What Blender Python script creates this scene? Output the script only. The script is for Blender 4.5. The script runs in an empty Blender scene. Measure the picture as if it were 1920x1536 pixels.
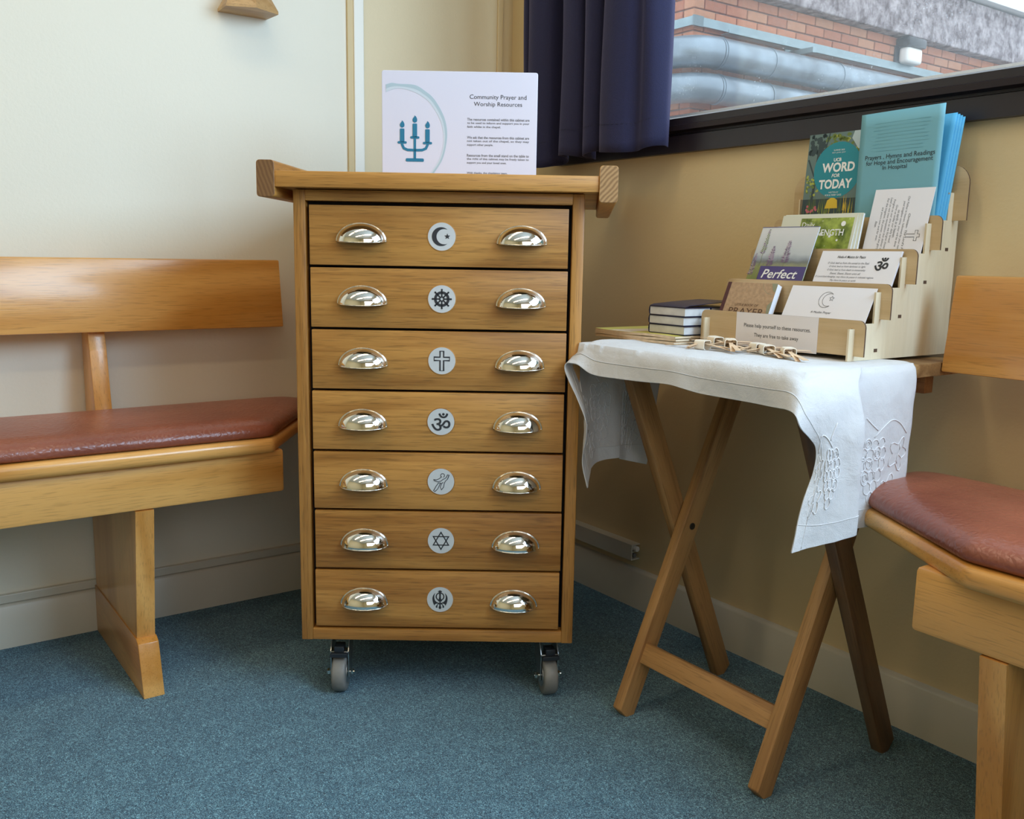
import bpy, bmesh, math, random
from math import sin, cos, pi, radians, sqrt
from mathutils import Vector, Matrix, noise as mnoise

random.seed(7)
SC = bpy.context.scene
COL = SC.collection

# ------------------------------------------------------------------ camera, light, exposure
cam_data = bpy.data.cameras.new('camera')
cam = bpy.data.objects.new('camera', cam_data)
COL.objects.link(cam)
F_PX = 1740.0
cam_data.sensor_width = 36.0
cam_data.lens = 36.0 * F_PX / 1920.0
cam_data.clip_start = 0.02
cam_data.clip_end = 200
PITCH, ROLL, YAW = radians(9.35), radians(-1.0), radians(125.7)
_rt = Vector((1, 0, 0)); _dn = Vector((0, -sin(PITCH), -cos(PITCH))); _fw = Vector((0, cos(PITCH), -sin(PITCH)))
_r2 = _rt * cos(ROLL) + _dn * sin(ROLL)
_d2 = -_rt * sin(ROLL) + _dn * cos(ROLL)
_xa = Vector((-cos(YAW), -sin(YAW))); _ya = Vector((sin(YAW), -cos(YAW)))
def _room(v):
    return Vector((v.x * _xa.x + v.y * _xa.y, v.x * _ya.x + v.y * _ya.y, v.z))
R_, D_, F_ = _room(_r2), _room(_d2), _room(_fw)
m = Matrix(((R_.x, -D_.x, -F_.x), (R_.y, -D_.y, -F_.y), (R_.z, -D_.z, -F_.z))).to_4x4()
m.translation = Vector((2.0965, -1.4868, 0.82))
cam.matrix_world = m
SC.camera = cam

SC.view_settings.view_transform = 'Standard'
SC.view_settings.look = 'None'
SC.view_settings.exposure = 0.0
SC.view_settings.gamma = 1.0
SC.view_settings.use_curve_mapping = False
SC.cycles.use_denoising = True
SC.cycles.max_bounces = 8
SC.cycles.diffuse_bounces = 5
SC.cycles.caustics_reflective = False
SC.cycles.caustics_refractive = False
SC.cycles.sample_clamp_indirect = 6.0

world = bpy.data.worlds.new('overcast_sky')
SC.world = world
world.use_nodes = True
bg = world.node_tree.nodes['Background']
bg.inputs[0].default_value = (0.80, 0.92, 1.0, 1)
bg.inputs[1].default_value = 2.05

def area(name, loc, target, sx, sy, power, color, spread=None):
    d = bpy.data.lights.new(name, 'AREA')
    d.shape = 'RECTANGLE'; d.size = sx; d.size_y = sy; d.energy = power; d.color = color
    if spread: d.spread = radians(spread)
    o = bpy.data.objects.new(name, d); COL.objects.link(o)
    o.location = loc
    o.rotation_euler = (Vector(target) - Vector(loc)).to_track_quat('-Z', 'Y').to_euler()
    return o
DAY = (0.51, 0.755, 1.0)
SIDE_FILL = (0.90, 0.90, 0.97)
WARM = (1.0, 0.80, 0.52)
# daylight through the part of the window that is out of frame
area('window_daylight', (2.55, -0.03, 1.70), (1.2, -2.0, 0.5), 1.7, 1.0, 74, DAY)
area('side_fill_light', (4.25, -1.6, 1.60), (0.6, -0.9, 0.8), 2.2, 1.2, 20, SIDE_FILL)  # added unseen fill from the right; that wall has no window
# warm ceiling fittings
for i, (x, y) in enumerate(((0.95, -1.25), (2.3, -1.25), (0.95, -2.6), (2.3, -2.6))):
    area('ceiling_lamp', (x, y, 2.52), (x, y, 0), 0.22, 1.15, 6.6, WARM)

# ------------------------------------------------------------------ materials
MATS = {}
def nodes_of(name):
    mt = bpy.data.materials.new(name); mt.use_nodes = True
    nt = mt.node_tree
    return mt, nt, nt.nodes['Principled BSDF']
def c4(c): return (c[0], c[1], c[2], 1)
def plain(name, col, rough=0.6, metal=0.0, bump=0.0, bscale=60, var=0.0, vscale=8, sheen=0, spec=0.5, coat=0):
    if name in MATS: return MATS[name]
    mt, nt, b = nodes_of(name)
    b.inputs['Roughness'].default_value = rough
    b.inputs['Metallic'].default_value = metal
    b.inputs['Specular IOR Level'].default_value = spec
    if coat: b.inputs['Coat Weight'].default_value = coat; b.inputs['Coat Roughness'].default_value = 0.12
    if sheen: b.inputs['Sheen Weight'].default_value = sheen
    tc = nt.nodes.new('ShaderNodeTexCoord')
    n = nt.nodes.new('ShaderNodeTexNoise'); n.inputs['Scale'].default_value = vscale; n.inputs['Detail'].default_value = 4
    nt.links.new(tc.outputs['Object'], n.inputs['Vector'])
    r = nt.nodes.new('ShaderNodeValToRGB')
    r.color_ramp.elements[0].position = 0.3; r.color_ramp.elements[1].position = 0.7
    r.color_ramp.elements[0].color = c4([max(0, k * (1 - var)) for k in col])
    r.color_ramp.elements[1].color = c4([min(1, k * (1 + var)) for k in col])
    nt.links.new(n.outputs['Fac'], r.inputs['Fac'])
    nt.links.new(r.outputs['Color'], b.inputs['Base Color'])
    if bump:
        n2 = nt.nodes.new('ShaderNodeTexNoise'); n2.inputs['Scale'].default_value = bscale; n2.inputs['Detail'].default_value = 5
        nt.links.new(tc.outputs['Object'], n2.inputs['Vector'])
        bp = nt.nodes.new('ShaderNodeBump'); bp.inputs['Strength'].default_value = bump; bp.inputs['Distance'].default_value = 0.002
        nt.links.new(n2.outputs['Fac'], bp.inputs['Height']); nt.links.new(bp.outputs['Normal'], b.inputs['Normal'])
    MATS[name] = mt
    return mt

def wood(name, light, dark, axis='X', fine=1.0, figure=0.5, rough=0.42, pores=0.5, coat=0.0, ring=9.0, seed=0.0):
    """procedural timber; the grain runs along the object's own axis"""
    key = name + axis
    if key in MATS: return MATS[key]
    mt, nt, b = nodes_of(key)
    L = nt.links
    tc = nt.nodes.new('ShaderNodeTexCoord')
    oi = nt.nodes.new('ShaderNodeObjectInfo')
    off = nt.nodes.new('ShaderNodeVectorMath'); off.operation = 'SCALE'
    L.new(oi.outputs['Random'], off.inputs['Scale']); off.inputs[0].default_value = (3.1, 7.7, 5.3)
    add = nt.nodes.new('ShaderNodeVectorMath'); add.operation = 'ADD'
    L.new(tc.outputs['Object'], add.inputs[0]); L.new(off.outputs[0], add.inputs[1])
    def mapped(along, across):
        mp = nt.nodes.new('ShaderNodeMapping')
        s = [across] * 3; s['XYZ'.index(axis)] = along
        mp.inputs['Scale'].default_value = s
        mp.inputs['Location'].default_value = (seed, seed * 1.7, seed * 0.6)
        L.new(add.outputs[0], mp.inputs['Vector'])
        return mp
    # figure: distorted growth rings
    m1 = mapped(1.3, ring)
    n1 = nt.nodes.new('ShaderNodeTexNoise'); n1.inputs['Scale'].default_value = 1.0; n1.inputs['Detail'].default_value = 2.5; n1.inputs['Distortion'].default_value = 0.6
    L.new(m1.outputs[0], n1.inputs['Vector'])
    ml = nt.nodes.new('ShaderNodeMath'); ml.operation = 'MULTIPLY'; ml.inputs[1].default_value = 13.0
    L.new(n1.outputs['Fac'], ml.inputs[0])
    sn = nt.nodes.new('ShaderNodeMath'); sn.operation = 'SINE'; L.new(ml.outputs[0], sn.inputs[0])
    s2 = nt.nodes.new('ShaderNodeMath'); s2.operation = 'MULTIPLY_ADD'; s2.inputs[1].default_value = 0.5; s2.inputs[2].default_value = 0.5
    L.new(sn.outputs[0], s2.inputs[0])
    # fine streaks
    m2 = mapped(6 * fine, 150 * fine)
    n2 = nt.nodes.new('ShaderNodeTexNoise'); n2.inputs['Scale'].default_value = 1.0; n2.inputs['Detail'].default_value = 3
    L.new(m2.outputs[0], n2.inputs['Vector'])
    mx = nt.nodes.new('ShaderNodeMix'); mx.data_type = 'FLOAT'; mx.inputs['Factor'].default_value = figure
    L.new(n2.outputs['Fac'], mx.inputs['A']); L.new(s2.outputs[0], mx.inputs['B'])
    r = nt.nodes.new('ShaderNodeValToRGB')
    r.color_ramp.elements[0].position = 0.22; r.color_ramp.elements[1].position = 0.72
    r.color_ramp.elements[0].color = c4(dark); r.color_ramp.elements[1].color = c4(light)
    L.new(mx.outputs['Result'], r.inputs['Fac'])
    # pores
    m3 = mapped(22, 460)
    n3 = nt.nodes.new('ShaderNodeTexNoise'); n3.inputs['Scale'].default_value = 1.0; n3.inputs['Detail'].default_value = 2
    L.new(m3.outputs[0], n3.inputs['Vector'])
    r3 = nt.nodes.new('ShaderNodeValToRGB')
    r3.color_ramp.elements[0].position = 0.33; r3.color_ramp.elements[1].position = 0.45
    k = 1 - pores
    r3.color_ramp.elements[0].color = (k, k, k, 1); r3.color_ramp.elements[1].color = (1, 1, 1, 1)
    L.new(n3.outputs['Fac'], r3.inputs['Fac'])
    mm = nt.nodes.new('ShaderNodeMix'); mm.data_type = 'RGBA'; mm.blend_type = 'MULTIPLY'; mm.inputs['Factor'].default_value = 1
    L.new(r.outputs['Color'], mm.inputs['A']); L.new(r3.outputs['Color'], mm.inputs['B'])
    L.new(mm.outputs['Result'], b.inputs['Base Color'])
    b.inputs['Roughness'].default_value = rough
    if coat: b.inputs['Coat Weight'].default_value = coat; b.inputs['Coat Roughness'].default_value = 0.15
    bp = nt.nodes.new('ShaderNodeBump'); bp.inputs['Strength'].default_value = 0.25; bp.inputs['Distance'].default_value = 0.0006
    L.new(n3.outputs['Fac'], bp.inputs['Height']); L.new(bp.outputs['Normal'], b.inputs['Normal'])
    MATS[key] = mt
    return mt

def OAK(ax='X'): return wood('cabinet_oak_', (0.55, 0.265, 0.062), (0.30, 0.120, 0.020), ax, 1.15, 0.36, 0.42, 0.28, 0.1, 9.0)
def BENCH(ax='X'): return wood('bench_beech_', (0.73, 0.375, 0.105), (0.53, 0.225, 0.040), ax, 0.7, 0.62, 0.32, 0.2, 0.35, 7.0)
def TEAK(ax='Z'): return wood('table_hardwood_', (0.47, 0.25, 0.090), (0.26, 0.118, 0.036), ax, 1.0, 0.5, 0.5, 0.25, 0.05, 16.0)
def PLY(ax='X'): return wood('birch_plywood_', (0.66, 0.50, 0.30), (0.54, 0.385, 0.205), ax, 0.6, 0.45, 0.55, 0.06, 0, 12.0)
def SHELFWOOD(ax='Y'): return wood('pale_oak_', (0.60, 0.38, 0.17), (0.42, 0.235, 0.09), ax, 1.0, 0.5, 0.4, 0.2, 0.1, 14.0)

WHITE = plain('white_paper', (0.82, 0.81, 0.86), 0.65, var=0.01)
INK = plain('black_ink', (0.025, 0.025, 0.03), 0.6)
GREYINK = plain('grey_ink', (0.16, 0.16, 0.18), 0.6)
CHROME = plain('polished_nickel', (0.86, 0.83, 0.76), 0.07, 1.0, var=0.01)
STEEL = plain('zinc_steel', (0.62, 0.63, 0.62), 0.28, 1.0, var=0.05)
DARKSTEEL = plain('dark_pressed_steel', (0.05, 0.055, 0.065), 0.3, 0.6)
RUBBER = plain('grey_rubber', (0.20, 0.195, 0.18), 0.42, var=0.15, vscale=40)
BLACKGAP = plain('gap_shade_black', (0.006, 0.006, 0.008), 0.8)
ALU = plain('brushed_disc', (0.66, 0.67, 0.67), 0.45, 0.25, var=0.03, vscale=60)
def end_grain(name, light, dark, seed):
    mt, nt, b = nodes_of(name); L = nt.links
    tc = nt.nodes.new('ShaderNodeTexCoord'); mp = nt.nodes.new('ShaderNodeMapping'); mp.inputs['Rotation'].default_value = (0, seed, 0); mp.inputs['Scale'].default_value = (1, 0.02, 1)
    wv = nt.nodes.new('ShaderNodeTexWave'); wv.wave_type = 'BANDS'; wv.bands_direction = 'X'; wv.inputs['Scale'].default_value = 48; wv.inputs['Distortion'].default_value = 3.5; wv.inputs['Detail'].default_value = 3; wv.inputs['Detail Scale'].default_value = 0.9
    L.new(tc.outputs['Object'], mp.inputs['Vector']); L.new(mp.outputs[0], wv.inputs['Vector'])
    r = nt.nodes.new('ShaderNodeValToRGB'); r.color_ramp.elements[0].color = c4(dark); r.color_ramp.elements[1].color = c4(light)
    L.new(wv.outputs['Fac'], r.inputs['Fac']); L.new(r.outputs['Color'], b.inputs['Base Color']); b.inputs['Roughness'].default_value = 0.6
    return mt
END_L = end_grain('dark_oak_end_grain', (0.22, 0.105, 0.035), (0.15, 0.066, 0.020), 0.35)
END_R = end_grain('oak_end_grain', (0.44, 0.25, 0.10), (0.24, 0.12, 0.04), -0.75)

# ------------------------------------------------------------------ mesh helpers
def new_obj(name, me, parent=None, mat=None, smooth=False):
    o = bpy.data.objects.new(name, me); COL.objects.link(o)
    if parent is not None: o.parent = parent
    if mat is not None:
        for mt in (mat if isinstance(mat, (list, tuple)) else [mat]): me.materials.append(mt)
    if smooth:
        for p in me.polygons: p.use_smooth = True
    return o
def empty(name, loc=(0, 0, 0), rot=(0, 0, 0)):
    o = bpy.data.objects.new(name, None); COL.objects.link(o)
    o.location = loc; o.rotation_euler = rot; o.empty_display_size = 0.05
    return o
def tag(o, label, cat, group=None, kind=None):
    o['label'] = label; o['category'] = cat
    if group: o['group'] = group
    if kind: o['kind'] = kind
    return o
def struct(o, label=None):
    o['kind'] = 'structure'
    if label: o['label'] = label
    return o

class MB:
    """gathers shapes into one mesh"""
    def __init__(s): s.bm = bmesh.new()
    def _merge(s, b2, mi=0):
        me = bpy.data.meshes.new('tmp')
        for f in b2.faces: f.material_index = mi
        b2.to_mesh(me); b2.free(); s.bm.from_mesh(me); bpy.data.meshes.remove(me)
    def box(s, x0, x1, y0, y1, z0, z1, bev=0.0, seg=2, mi=0, mat=None):
        b = bmesh.new()
        bmesh.ops.create_cube(b, size=1)
        bmesh.ops.scale(b, vec=(x1 - x0, y1 - y0, z1 - z0), verts=b.verts)
        bmesh.ops.translate(b, vec=((x0 + x1) / 2, (y0 + y1) / 2, (z0 + z1) / 2), verts=b.verts)
        if bev: bmesh.ops.bevel(b, geom=b.edges[:], offset=bev, segments=seg, profile=0.5, affect='EDGES')
        if mat is not None: bmesh.ops.transform(b, matrix=mat, verts=b.verts)
        s._merge(b, mi); return s
    def prism(s, poly, plane, a0, a1, bev=0.0, seg=2, mi=0, mat=None):
        """extrude a 2D polygon; plane 'XZ' extrudes along Y, 'XY' along Z, 'YZ' along X"""
        b = bmesh.new()
        def P(u, v, a):
            return {'XY': (u, v, a), 'XZ': (u, a, v), 'YZ': (a, u, v)}[plane]
        v0 = [b.verts.new(P(u, v, a0)) for u, v in poly]
        v1 = [b.verts.new(P(u, v, a1)) for u, v in poly]
        n = len(poly)
        b.faces.new(v0); b.faces.new(v1)
        for i in range(n): b.faces.new((v0[i], v0[(i + 1) % n], v1[(i + 1) % n], v1[i]))
        bmesh.ops.recalc_face_normals(b, faces=b.faces)
        if bev and n < 30: bmesh.ops.bevel(b, geom=b.edges[:], offset=bev, segments=seg, profile=0.5, affect='EDGES')
        if mat is not None: bmesh.ops.transform(b, matrix=mat, verts=b.verts)
        bmesh.ops.triangulate(b, faces=[f for f in b.faces if len(f.verts) > 4])
        s._merge(b, mi); return s
    def cyl(s, p0, p1, r0, r1=None, n=20, caps=True, mi=0, bev=0):
        r1 = r0 if r1 is None else r1
        p0, p1 = Vector(p0), Vector(p1); d = p1 - p0
        b = bmesh.new()
        bmesh.ops.create_cone(b, cap_ends=caps, cap_tris=False, segments=n, radius1=r0, radius2=r1, depth=d.length)
        if bev:
            es = [e for e in b.edges if abs(e.verts[0].co.z - e.verts[1].co.z) < 1e-7]
            bmesh.ops.bevel(b, geom=es, offset=bev, segments=3, profile=0.5, affect='EDGES')
        mt = Matrix.Translation((p0 + p1) / 2) @ d.to_track_quat('Z', 'Y').to_matrix().to_4x4()
        bmesh.ops.transform(b, matrix=mt, verts=b.verts)
        s._merge(b, mi); return s
    def lathe(s, prof, axis='X', centre=(0, 0, 0), n=32, mi=0):
        """profile of (radius, along)"""
        b = bmesh.new(); rings = []
        for r, a in prof:
            ring = []
            for i in range(n):
                t = 2 * pi * i / n
                c, q = r * cos(t), r * sin(t)
                v = {'X': (a, c, q), 'Y': (c, a, q), 'Z': (c, q, a)}[axis]
                ring.append(b.verts.new(Vector(v) + Vector(centre)))
            rings.append(ring)
        for k in range(len(rings) - 1):
            for i in range(n):
                b.faces.new((rings[k][i], rings[k][(i + 1) % n], rings[k + 1][(i + 1) % n], rings[k + 1][i]))
        bmesh.ops.remove_doubles(b, verts=b.verts, dist=1e-6)
        bmesh.ops.recalc_face_normals(b, faces=b.faces)
        s._merge(b, mi); return s
    def tube(s, pts, r, n=8, mi=0, closed=False):
        b = bmesh.new(); pts = [Vector(p) for p in pts]; rings = []
        N = len(pts)
        for i, p in enumerate(pts):
            if closed: t = pts[(i + 1) % N] - pts[i - 1]
            else: t = pts[min(i + 1, N - 1)] - pts[max(i - 1, 0)]
            q = t.normalized().to_track_quat('Z', 'Y').to_matrix()
            rings.append([b.verts.new(p + q @ Vector((r * cos(2 * pi * k / n), r * sin(2 * pi * k / n), 0))) for k in range(n)])
        rng = range(N) if closed else range(N - 1)
        for i in rng:
            A, B = rings[i], rings[(i + 1) % N]
            for k in range(n): b.faces.new((A[k], A[(k + 1) % n], B[(k + 1) % n], B[k]))
        if not closed: b.faces.new(rings[0]); b.faces.new(rings[-1])
        bmesh.ops.recalc_face_normals(b, faces=b.faces)
        s._merge(b, mi); return s
    def grid(s, fn, nu, nv, mi=0):
        b = bmesh.new()
        V = [[b.verts.new(fn(i / nu, j / nv)) for j in range(nv + 1)] for i in range(nu + 1)]
        for i in range(nu):
            for j in range(nv): b.faces.new((V[i][j], V[i + 1][j], V[i + 1][j + 1], V[i][j + 1]))
        s._merge(b, mi); return s
    def build(s, name, mat=None, parent=None, smooth=False, angle=None):
        me = bpy.data.meshes.new(name)
        s.bm.to_mesh(me); s.bm.free()
        o = new_obj(name, me, parent, mat, smooth or angle is not None)
        if angle is not None: me.set_sharp_from_angle(angle=radians(angle))
        return o

def round_poly(pts, radii, n=6):
    """polygon with filleted corners"""
    out = []; N = len(pts)
    for i in range(N):
        p = Vector(pts[i]); a = Vector(pts[i - 1]); c = Vector(pts[(i + 1) % N])
        r = radii[i] if isinstance(radii, (list, tuple)) else radii
        if r <= 0: out.append((p.x, p.y)); continue
        u = (a - p).normalized(); v = (c - p).normalized()
        ang = u.angle(v); d = min(r / math.tan(ang / 2), 0.48 * (a - p).length, 0.48 * (c - p).length)
        rr = d * math.tan(ang / 2)
        ctr = p + (u + v).normalized() * (rr / sin(ang / 2))
        s0 = p + u * d - ctr; s1 = p + v * d - ctr
        a0 = math.atan2(s0.y, s0.x); a1 = math.atan2(s1.y, s1.x)
        while a1 - a0 > pi: a1 -= 2 * pi
        while a1 - a0 < -pi: a1 += 2 * pi
        for k in range(n + 1):
            t = a0 + (a1 - a0) * k / n
            out.append((ctr.x + rr * cos(t), ctr.y + rr * sin(t)))
    return out

# ------------------------------------------------------------------ flat print: text, shapes, strokes in a card's own plane (x right, y up, z out)
def text_mesh(body, align='CENTER', shear=0.0, bold=0.0):
    cu = bpy.data.curves.new('t', 'FONT'); cu.body = body; cu.align_x = align; cu.shear = shear; cu.offset = bold
    cu.resolution_u = 3; cu.space_line = 1.0
    o = bpy.data.objects.new('t', cu); COL.objects.link(o)
    bpy.context.view_layer.update()
    dg = bpy.context.evaluated_depsgraph_get()
    me = bpy.data.meshes.new_from_object(o.evaluated_get(dg))
    bpy.data.objects.remove(o); bpy.data.curves.remove(cu)
    return me
class Art:
    def __init__(s): s.bm = bmesh.new(); s.mats = []
    def _mi(s, mat):
        if mat not in s.mats: s.mats.append(mat)
        return s.mats.index(mat)
    def text(s, body, x, y, mat, size=None, width=None, height=None, rot=0, z=0.0, align='CENTER', shear=0.0, bold=0.0):
        me = text_mesh(body, align, shear, bold)
        xs = [v.co.x for v in me.vertices]; ys = [v.co.y for v in me.vertices]
        if not xs: return
        w, h = max(xs) - min(xs), max(ys) - min(ys)
        cx, cy = (max(xs) + min(xs)) / 2, (max(ys) + min(ys)) / 2
        sx = sy = size if size else 1.0
        if width: sx = sy = width / w
        if height:
            sy = height / h
            if not width: sx = sy
        b = bmesh.new(); b.from_mesh(me); bpy.data.meshes.remove(me)
        ox = cx if align == 'CENTER' else min(xs)
        mt = Matrix.Translation((x, y, z)) @ Matrix.Rotation(rot, 4, 'Z') @ Matrix.Diagonal((sx, sy, 1, 1)) @ Matrix.Translation((-ox, -cy, 0))
        bmesh.ops.transform(b, matrix=mt, verts=b.verts)
        i = s._mi(mat)
        for f in b.faces: f.material_index = i
        t = bpy.data.meshes.new('x'); b.to_mesh(t); b.free(); s.bm.from_mesh(t); bpy.data.meshes.remove(t)
    def poly(s, pts, mat, z=0.0):
        vs = [s.bm.verts.new((p[0], p[1], z)) for p in pts]
        try: f = s.bm.faces.new(vs)
        except ValueError: return
        f.normal_update()
        if f.normal.z < 0: f.normal_flip()
        f.material_index = s._mi(mat)
    def rect(s, x0, x1, y0, y1, mat, z=0.0): s.poly([(x0, y0), (x1, y0), (x1, y1), (x0, y1)], mat, z)
    def disc(s, x, y, r, mat, z=0.0, n=40, ry=None):
        s.poly([(x + r * cos(2 * pi * k / n), y + (ry or r) * sin(2 * pi * k / n)) for k in range(n)], mat, z)
    def stroke(s, pts, w, mat, z=0.0, closed=False, taper=None):
        N = len(pts); i = s._mi(mat); L = []; 
        for k in range(N):
            a = Vector(pts[(k - 1) % N] if (closed or k > 0) else pts[k]); c = Vector(pts[(k + 1) % N] if (closed or k < N - 1) else pts[k])
            t = (c - a); t = t.normalized() if t.length > 0 else Vector((1, 0))
            nrm = Vector((-t.y, t.x)); ww = w / 2 * (taper(k / (N - 1)) if taper else 1)
            p = Vector(pts[k])
            if 0 < k < N - 1 or closed:
                u = (p - a).normalized(); v = (c - p).normalized(); q = (1 + u.dot(v)) / 2
                ww = ww / max(0.6, sqrt(max(q, 0.01)))
            L.append((s.bm.verts.new((p.x + nrm.x * ww, p.y + nrm.y * ww, z)), s.bm.verts.new((p.x - nrm.x * ww, p.y - nrm.y * ww, z))))
        for k in range(N if closed else N - 1):
            A, B = L[k], L[(k + 1) % N]
            f = s.bm.faces.new((A[1], B[1], B[0], A[0])); f.material_index = i
    def build(s, name, parent, z=0.0003):
        me = bpy.data.meshes.new(name)
        bmesh.ops.translate(s.bm, vec=(0, 0, z), verts=s.bm.verts)
        s.bm.to_mesh(me); s.bm.free()
        return new_obj(name, me, parent, s.mats)

def card_frame(name, origin, xdir, updir):
    """an Empty whose x runs across a card, y up its face, z out of its face"""
    o = empty(name)
    x = Vector(xdir).normalized(); y = Vector(updir).normalized(); z = x.cross(y)
    mt = Matrix((x, y, z)).transposed().to_4x4(); mt.translation = Vector(origin)
    o.matrix_world = mt
    return o
def arc(cx, cy, r, a0, a1, n=16):
    return [(cx + r * cos(radians(a0 + (a1 - a0) * k / n)), cy + r * sin(radians(a0 + (a1 - a0) * k / n))) for k in range(n + 1)]
def crescent_star(a, x, y, s, mat, filled=True, lw=0.0009):
    """crescent opening to the right with a star in its mouth; s = outer radius"""
    outer = arc(x, y, s, 48, 312, 30)
    ix, ir = x + 0.30 * s, 0.80 * s
    p1 = Vector(outer[-1]) - Vector((ix, y)); p0 = Vector(outer[0]) - Vector((ix, y))
    ang = math.degrees(math.atan2(p0.y, p0.x)); r0 = p0.length
    inner = [(ix + (r0 + (ir - r0) * sin(pi * k / 30) ** 0.5 if r0 > ir else ir) * cos(radians(360 - ang - (360 - 2 * ang) * k / 30)),
              y + (r0 + (ir - r0) * sin(pi * k / 30) ** 0.5 if r0 > ir else ir) * sin(radians(360 - ang - (360 - 2 * ang) * k / 30))) for k in range(31)]
    star = []
    for k in range(10):
        rr = (0.33 if k % 2 == 0 else 0.14) * s
        star.append((x + 0.66 * s + rr * sin(2 * pi * k / 10), y + 0.02 * s + rr * cos(2 * pi * k / 10)))
    if filled:
        for k in range(30):
            a.poly([outer[k], outer[k + 1], inner[29 - k], inner[30 - k]], mat)
        a.poly(star, mat)
    else:
        a.stroke(outer + inner[1:-1], lw, mat, closed=True)
        a.stroke([(p[0] - 0.0 , p[1] + 0.18 * s) for p in star], lw, mat, closed=True)

# ------------------------------------------------------------------ room shell
def wall_mat(name, col, var=0.02):
    if name in MATS: return MATS[name]
    mt, nt, b = nodes_of(name); L = nt.links
    tc = nt.nodes.new('ShaderNodeTexCoord')
    n = nt.nodes.new('ShaderNodeTexNoise'); n.inputs['Scale'].default_value = 1.6; n.inputs['Detail'].default_value = 3
    L.new(tc.outputs['Object'], n.inputs['Vector'])
    r = nt.nodes.new('ShaderNodeValToRGB')
    r.color_ramp.elements[0].position = 0.3; r.color_ramp.elements[1].position = 0.7
    r.color_ramp.elements[0].color = c4([k * (1 - var) for k in col]); r.color_ramp.elements[1].color = c4([min(1, k * (1 + var)) for k in col])
    L.new(n.outputs['Fac'], r.inputs['Fac']); L.new(r.outputs['Color'], b.inputs['Base Color'])
    b.inputs['Roughness'].default_value = 0.55
    n2 = nt.nodes.new('ShaderNodeTexNoise'); n2.inputs['Scale'].default_value = 130; n2.inputs['Detail'].default_value = 4; n2.inputs['Roughness'].default_value = 0.6
    L.new(tc.outputs['Object'], n2.inputs['Vector'])
    bp = nt.nodes.new('ShaderNodeBump'); bp.inputs['Strength'].default_value = 0.35; bp.inputs['Distance'].default_value = 0.0012
    L.new(n2.outputs['Fac'], bp.inputs['Height']); L.new(bp.outputs['Normal'], b.inputs['Normal'])
    MATS[name] = mt; return mt
PAINT_L = wall_mat('off_white_wall_paint', (0.76, 0.72, 0.60))
PAINT_B = wall_mat('cream_wall_paint', (0.70, 0.555, 0.32))
GLOSS = plain('cream_gloss_trim', (0.64, 0.60, 0.50), 0.3, bump=0.06, bscale=25, var=0.03)
STRIPTAN = plain('tan_joint_strip', (0.60, 0.45, 0.22), 0.45)
STRIPPALE = plain('pale_joint_strip', (0.80, 0.77, 0.68), 0.4)

# carpet
mt, nt, b = nodes_of('teal_carpet'); L = nt.links
tc = nt.nodes.new('ShaderNodeTexCoord')
def noise_node(scale, detail=4, rough=0.6):
    n = nt.nodes.new('ShaderNodeTexNoise'); n.inputs['Scale'].default_value = scale; n.inputs['Detail'].default_value = detail; n.inputs['Roughness'].default_value = rough
    L.new(tc.outputs['Object'], n.inputs['Vector']); return n
n1 = noise_node(300, 2, 0.6); n1.inputs['Distortion'].default_value = 2.0; n2 = noise_node(640, 2, 0.6); n3 = noise_node(22, 4, 0.6)
mx = nt.nodes.new('ShaderNodeMix'); mx.data_type = 'FLOAT'; mx.inputs['Factor'].default_value = 0.30
L.new(n1.outputs['Fac'], mx.inputs['A']); L.new(n2.outputs['Fac'], mx.inputs['B'])
mx2 = nt.nodes.new('ShaderNodeMix'); mx2.data_type = 'FLOAT'; mx2.inputs['Factor'].default_value = 0.07
L.new(mx.outputs['Result'], mx2.inputs['A']); L.new(n3.outputs['Fac'], mx2.inputs['B'])
r = nt.nodes.new('ShaderNodeValToRGB')
e = r.color_ramp.elements
e[0].position = 0.37; e[0].color = (0.003, 0.022, 0.046, 1)
e[1].position = 0.62; e[1].color = (0.32, 0.62, 0.74, 1)
q = e.new(0.50); q.color = (0.026, 0.115, 0.185, 1)
L.new(mx2.outputs['Result'], r.inputs['Fac']); L.new(r.outputs['Color'], b.inputs['Base Color'])
b.inputs['Roughness'].default_value = 0.95; b.inputs['Specular IOR Level'].default_value = 0.15
b.inputs['Sheen Weight'].default_value = 0.25
bp = nt.nodes.new('ShaderNodeBump'); bp.inputs['Strength'].default_value = 1.0; bp.inputs['Distance'].default_value = 0.004
L.new(mx.outputs['Result'], bp.inputs['Height']); L.new(bp.outputs['Normal'], b.inputs['Normal'])
CARPET = mt

RX, RY, RH = 4.4, -4.2, 2.6
struct(MB().box(-0.2, RX + .2, RY - .2, 0.2, -0.1, 0.0).build('floor', CARPET), 'blue-green speckled cut pile carpet')
PAINT_L_SHADE = wall_mat('warm_shade_wall_paint', (0.72, 0.60, 0.385))  # corner end of the left wall: warm shade put into the paint colour
struct(MB().box(-0.2, 0.0, RY - .2, -0.47, 0.0, RH, mi=0).box(-0.2, 0.0, -0.47, 0.2, 0.0, RH, mi=1).build('wall_left', [PAINT_L, PAINT_L_SHADE]), 'off-white painted wall behind the left bench')
WX0, WX1, WZ0, WZ1 = 0.22, 3.45, 1.045, 2.25
wb = MB()
wb.box(0.0, RX, 0.0, 0.2, 0.0, WZ0).box(0.0, WX0, 0.0, 0.2, WZ0, RH).box(WX1, RX, 0.0, 0.2, WZ0, RH).box(WX0, WX1, 0.0, 0.2, WZ1, RH)
struct(wb.build('wall_back', PAINT_B), 'cream painted wall under the window')
struct(MB().box(RX, RX + 0.2, RY, 0.2, 0, RH).build('wall_right', PAINT_B))
struct(MB().box(-0.2, RX + 0.2, RY - 0.2, RY, 0, RH).build('wall_front', PAINT_B))
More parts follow.
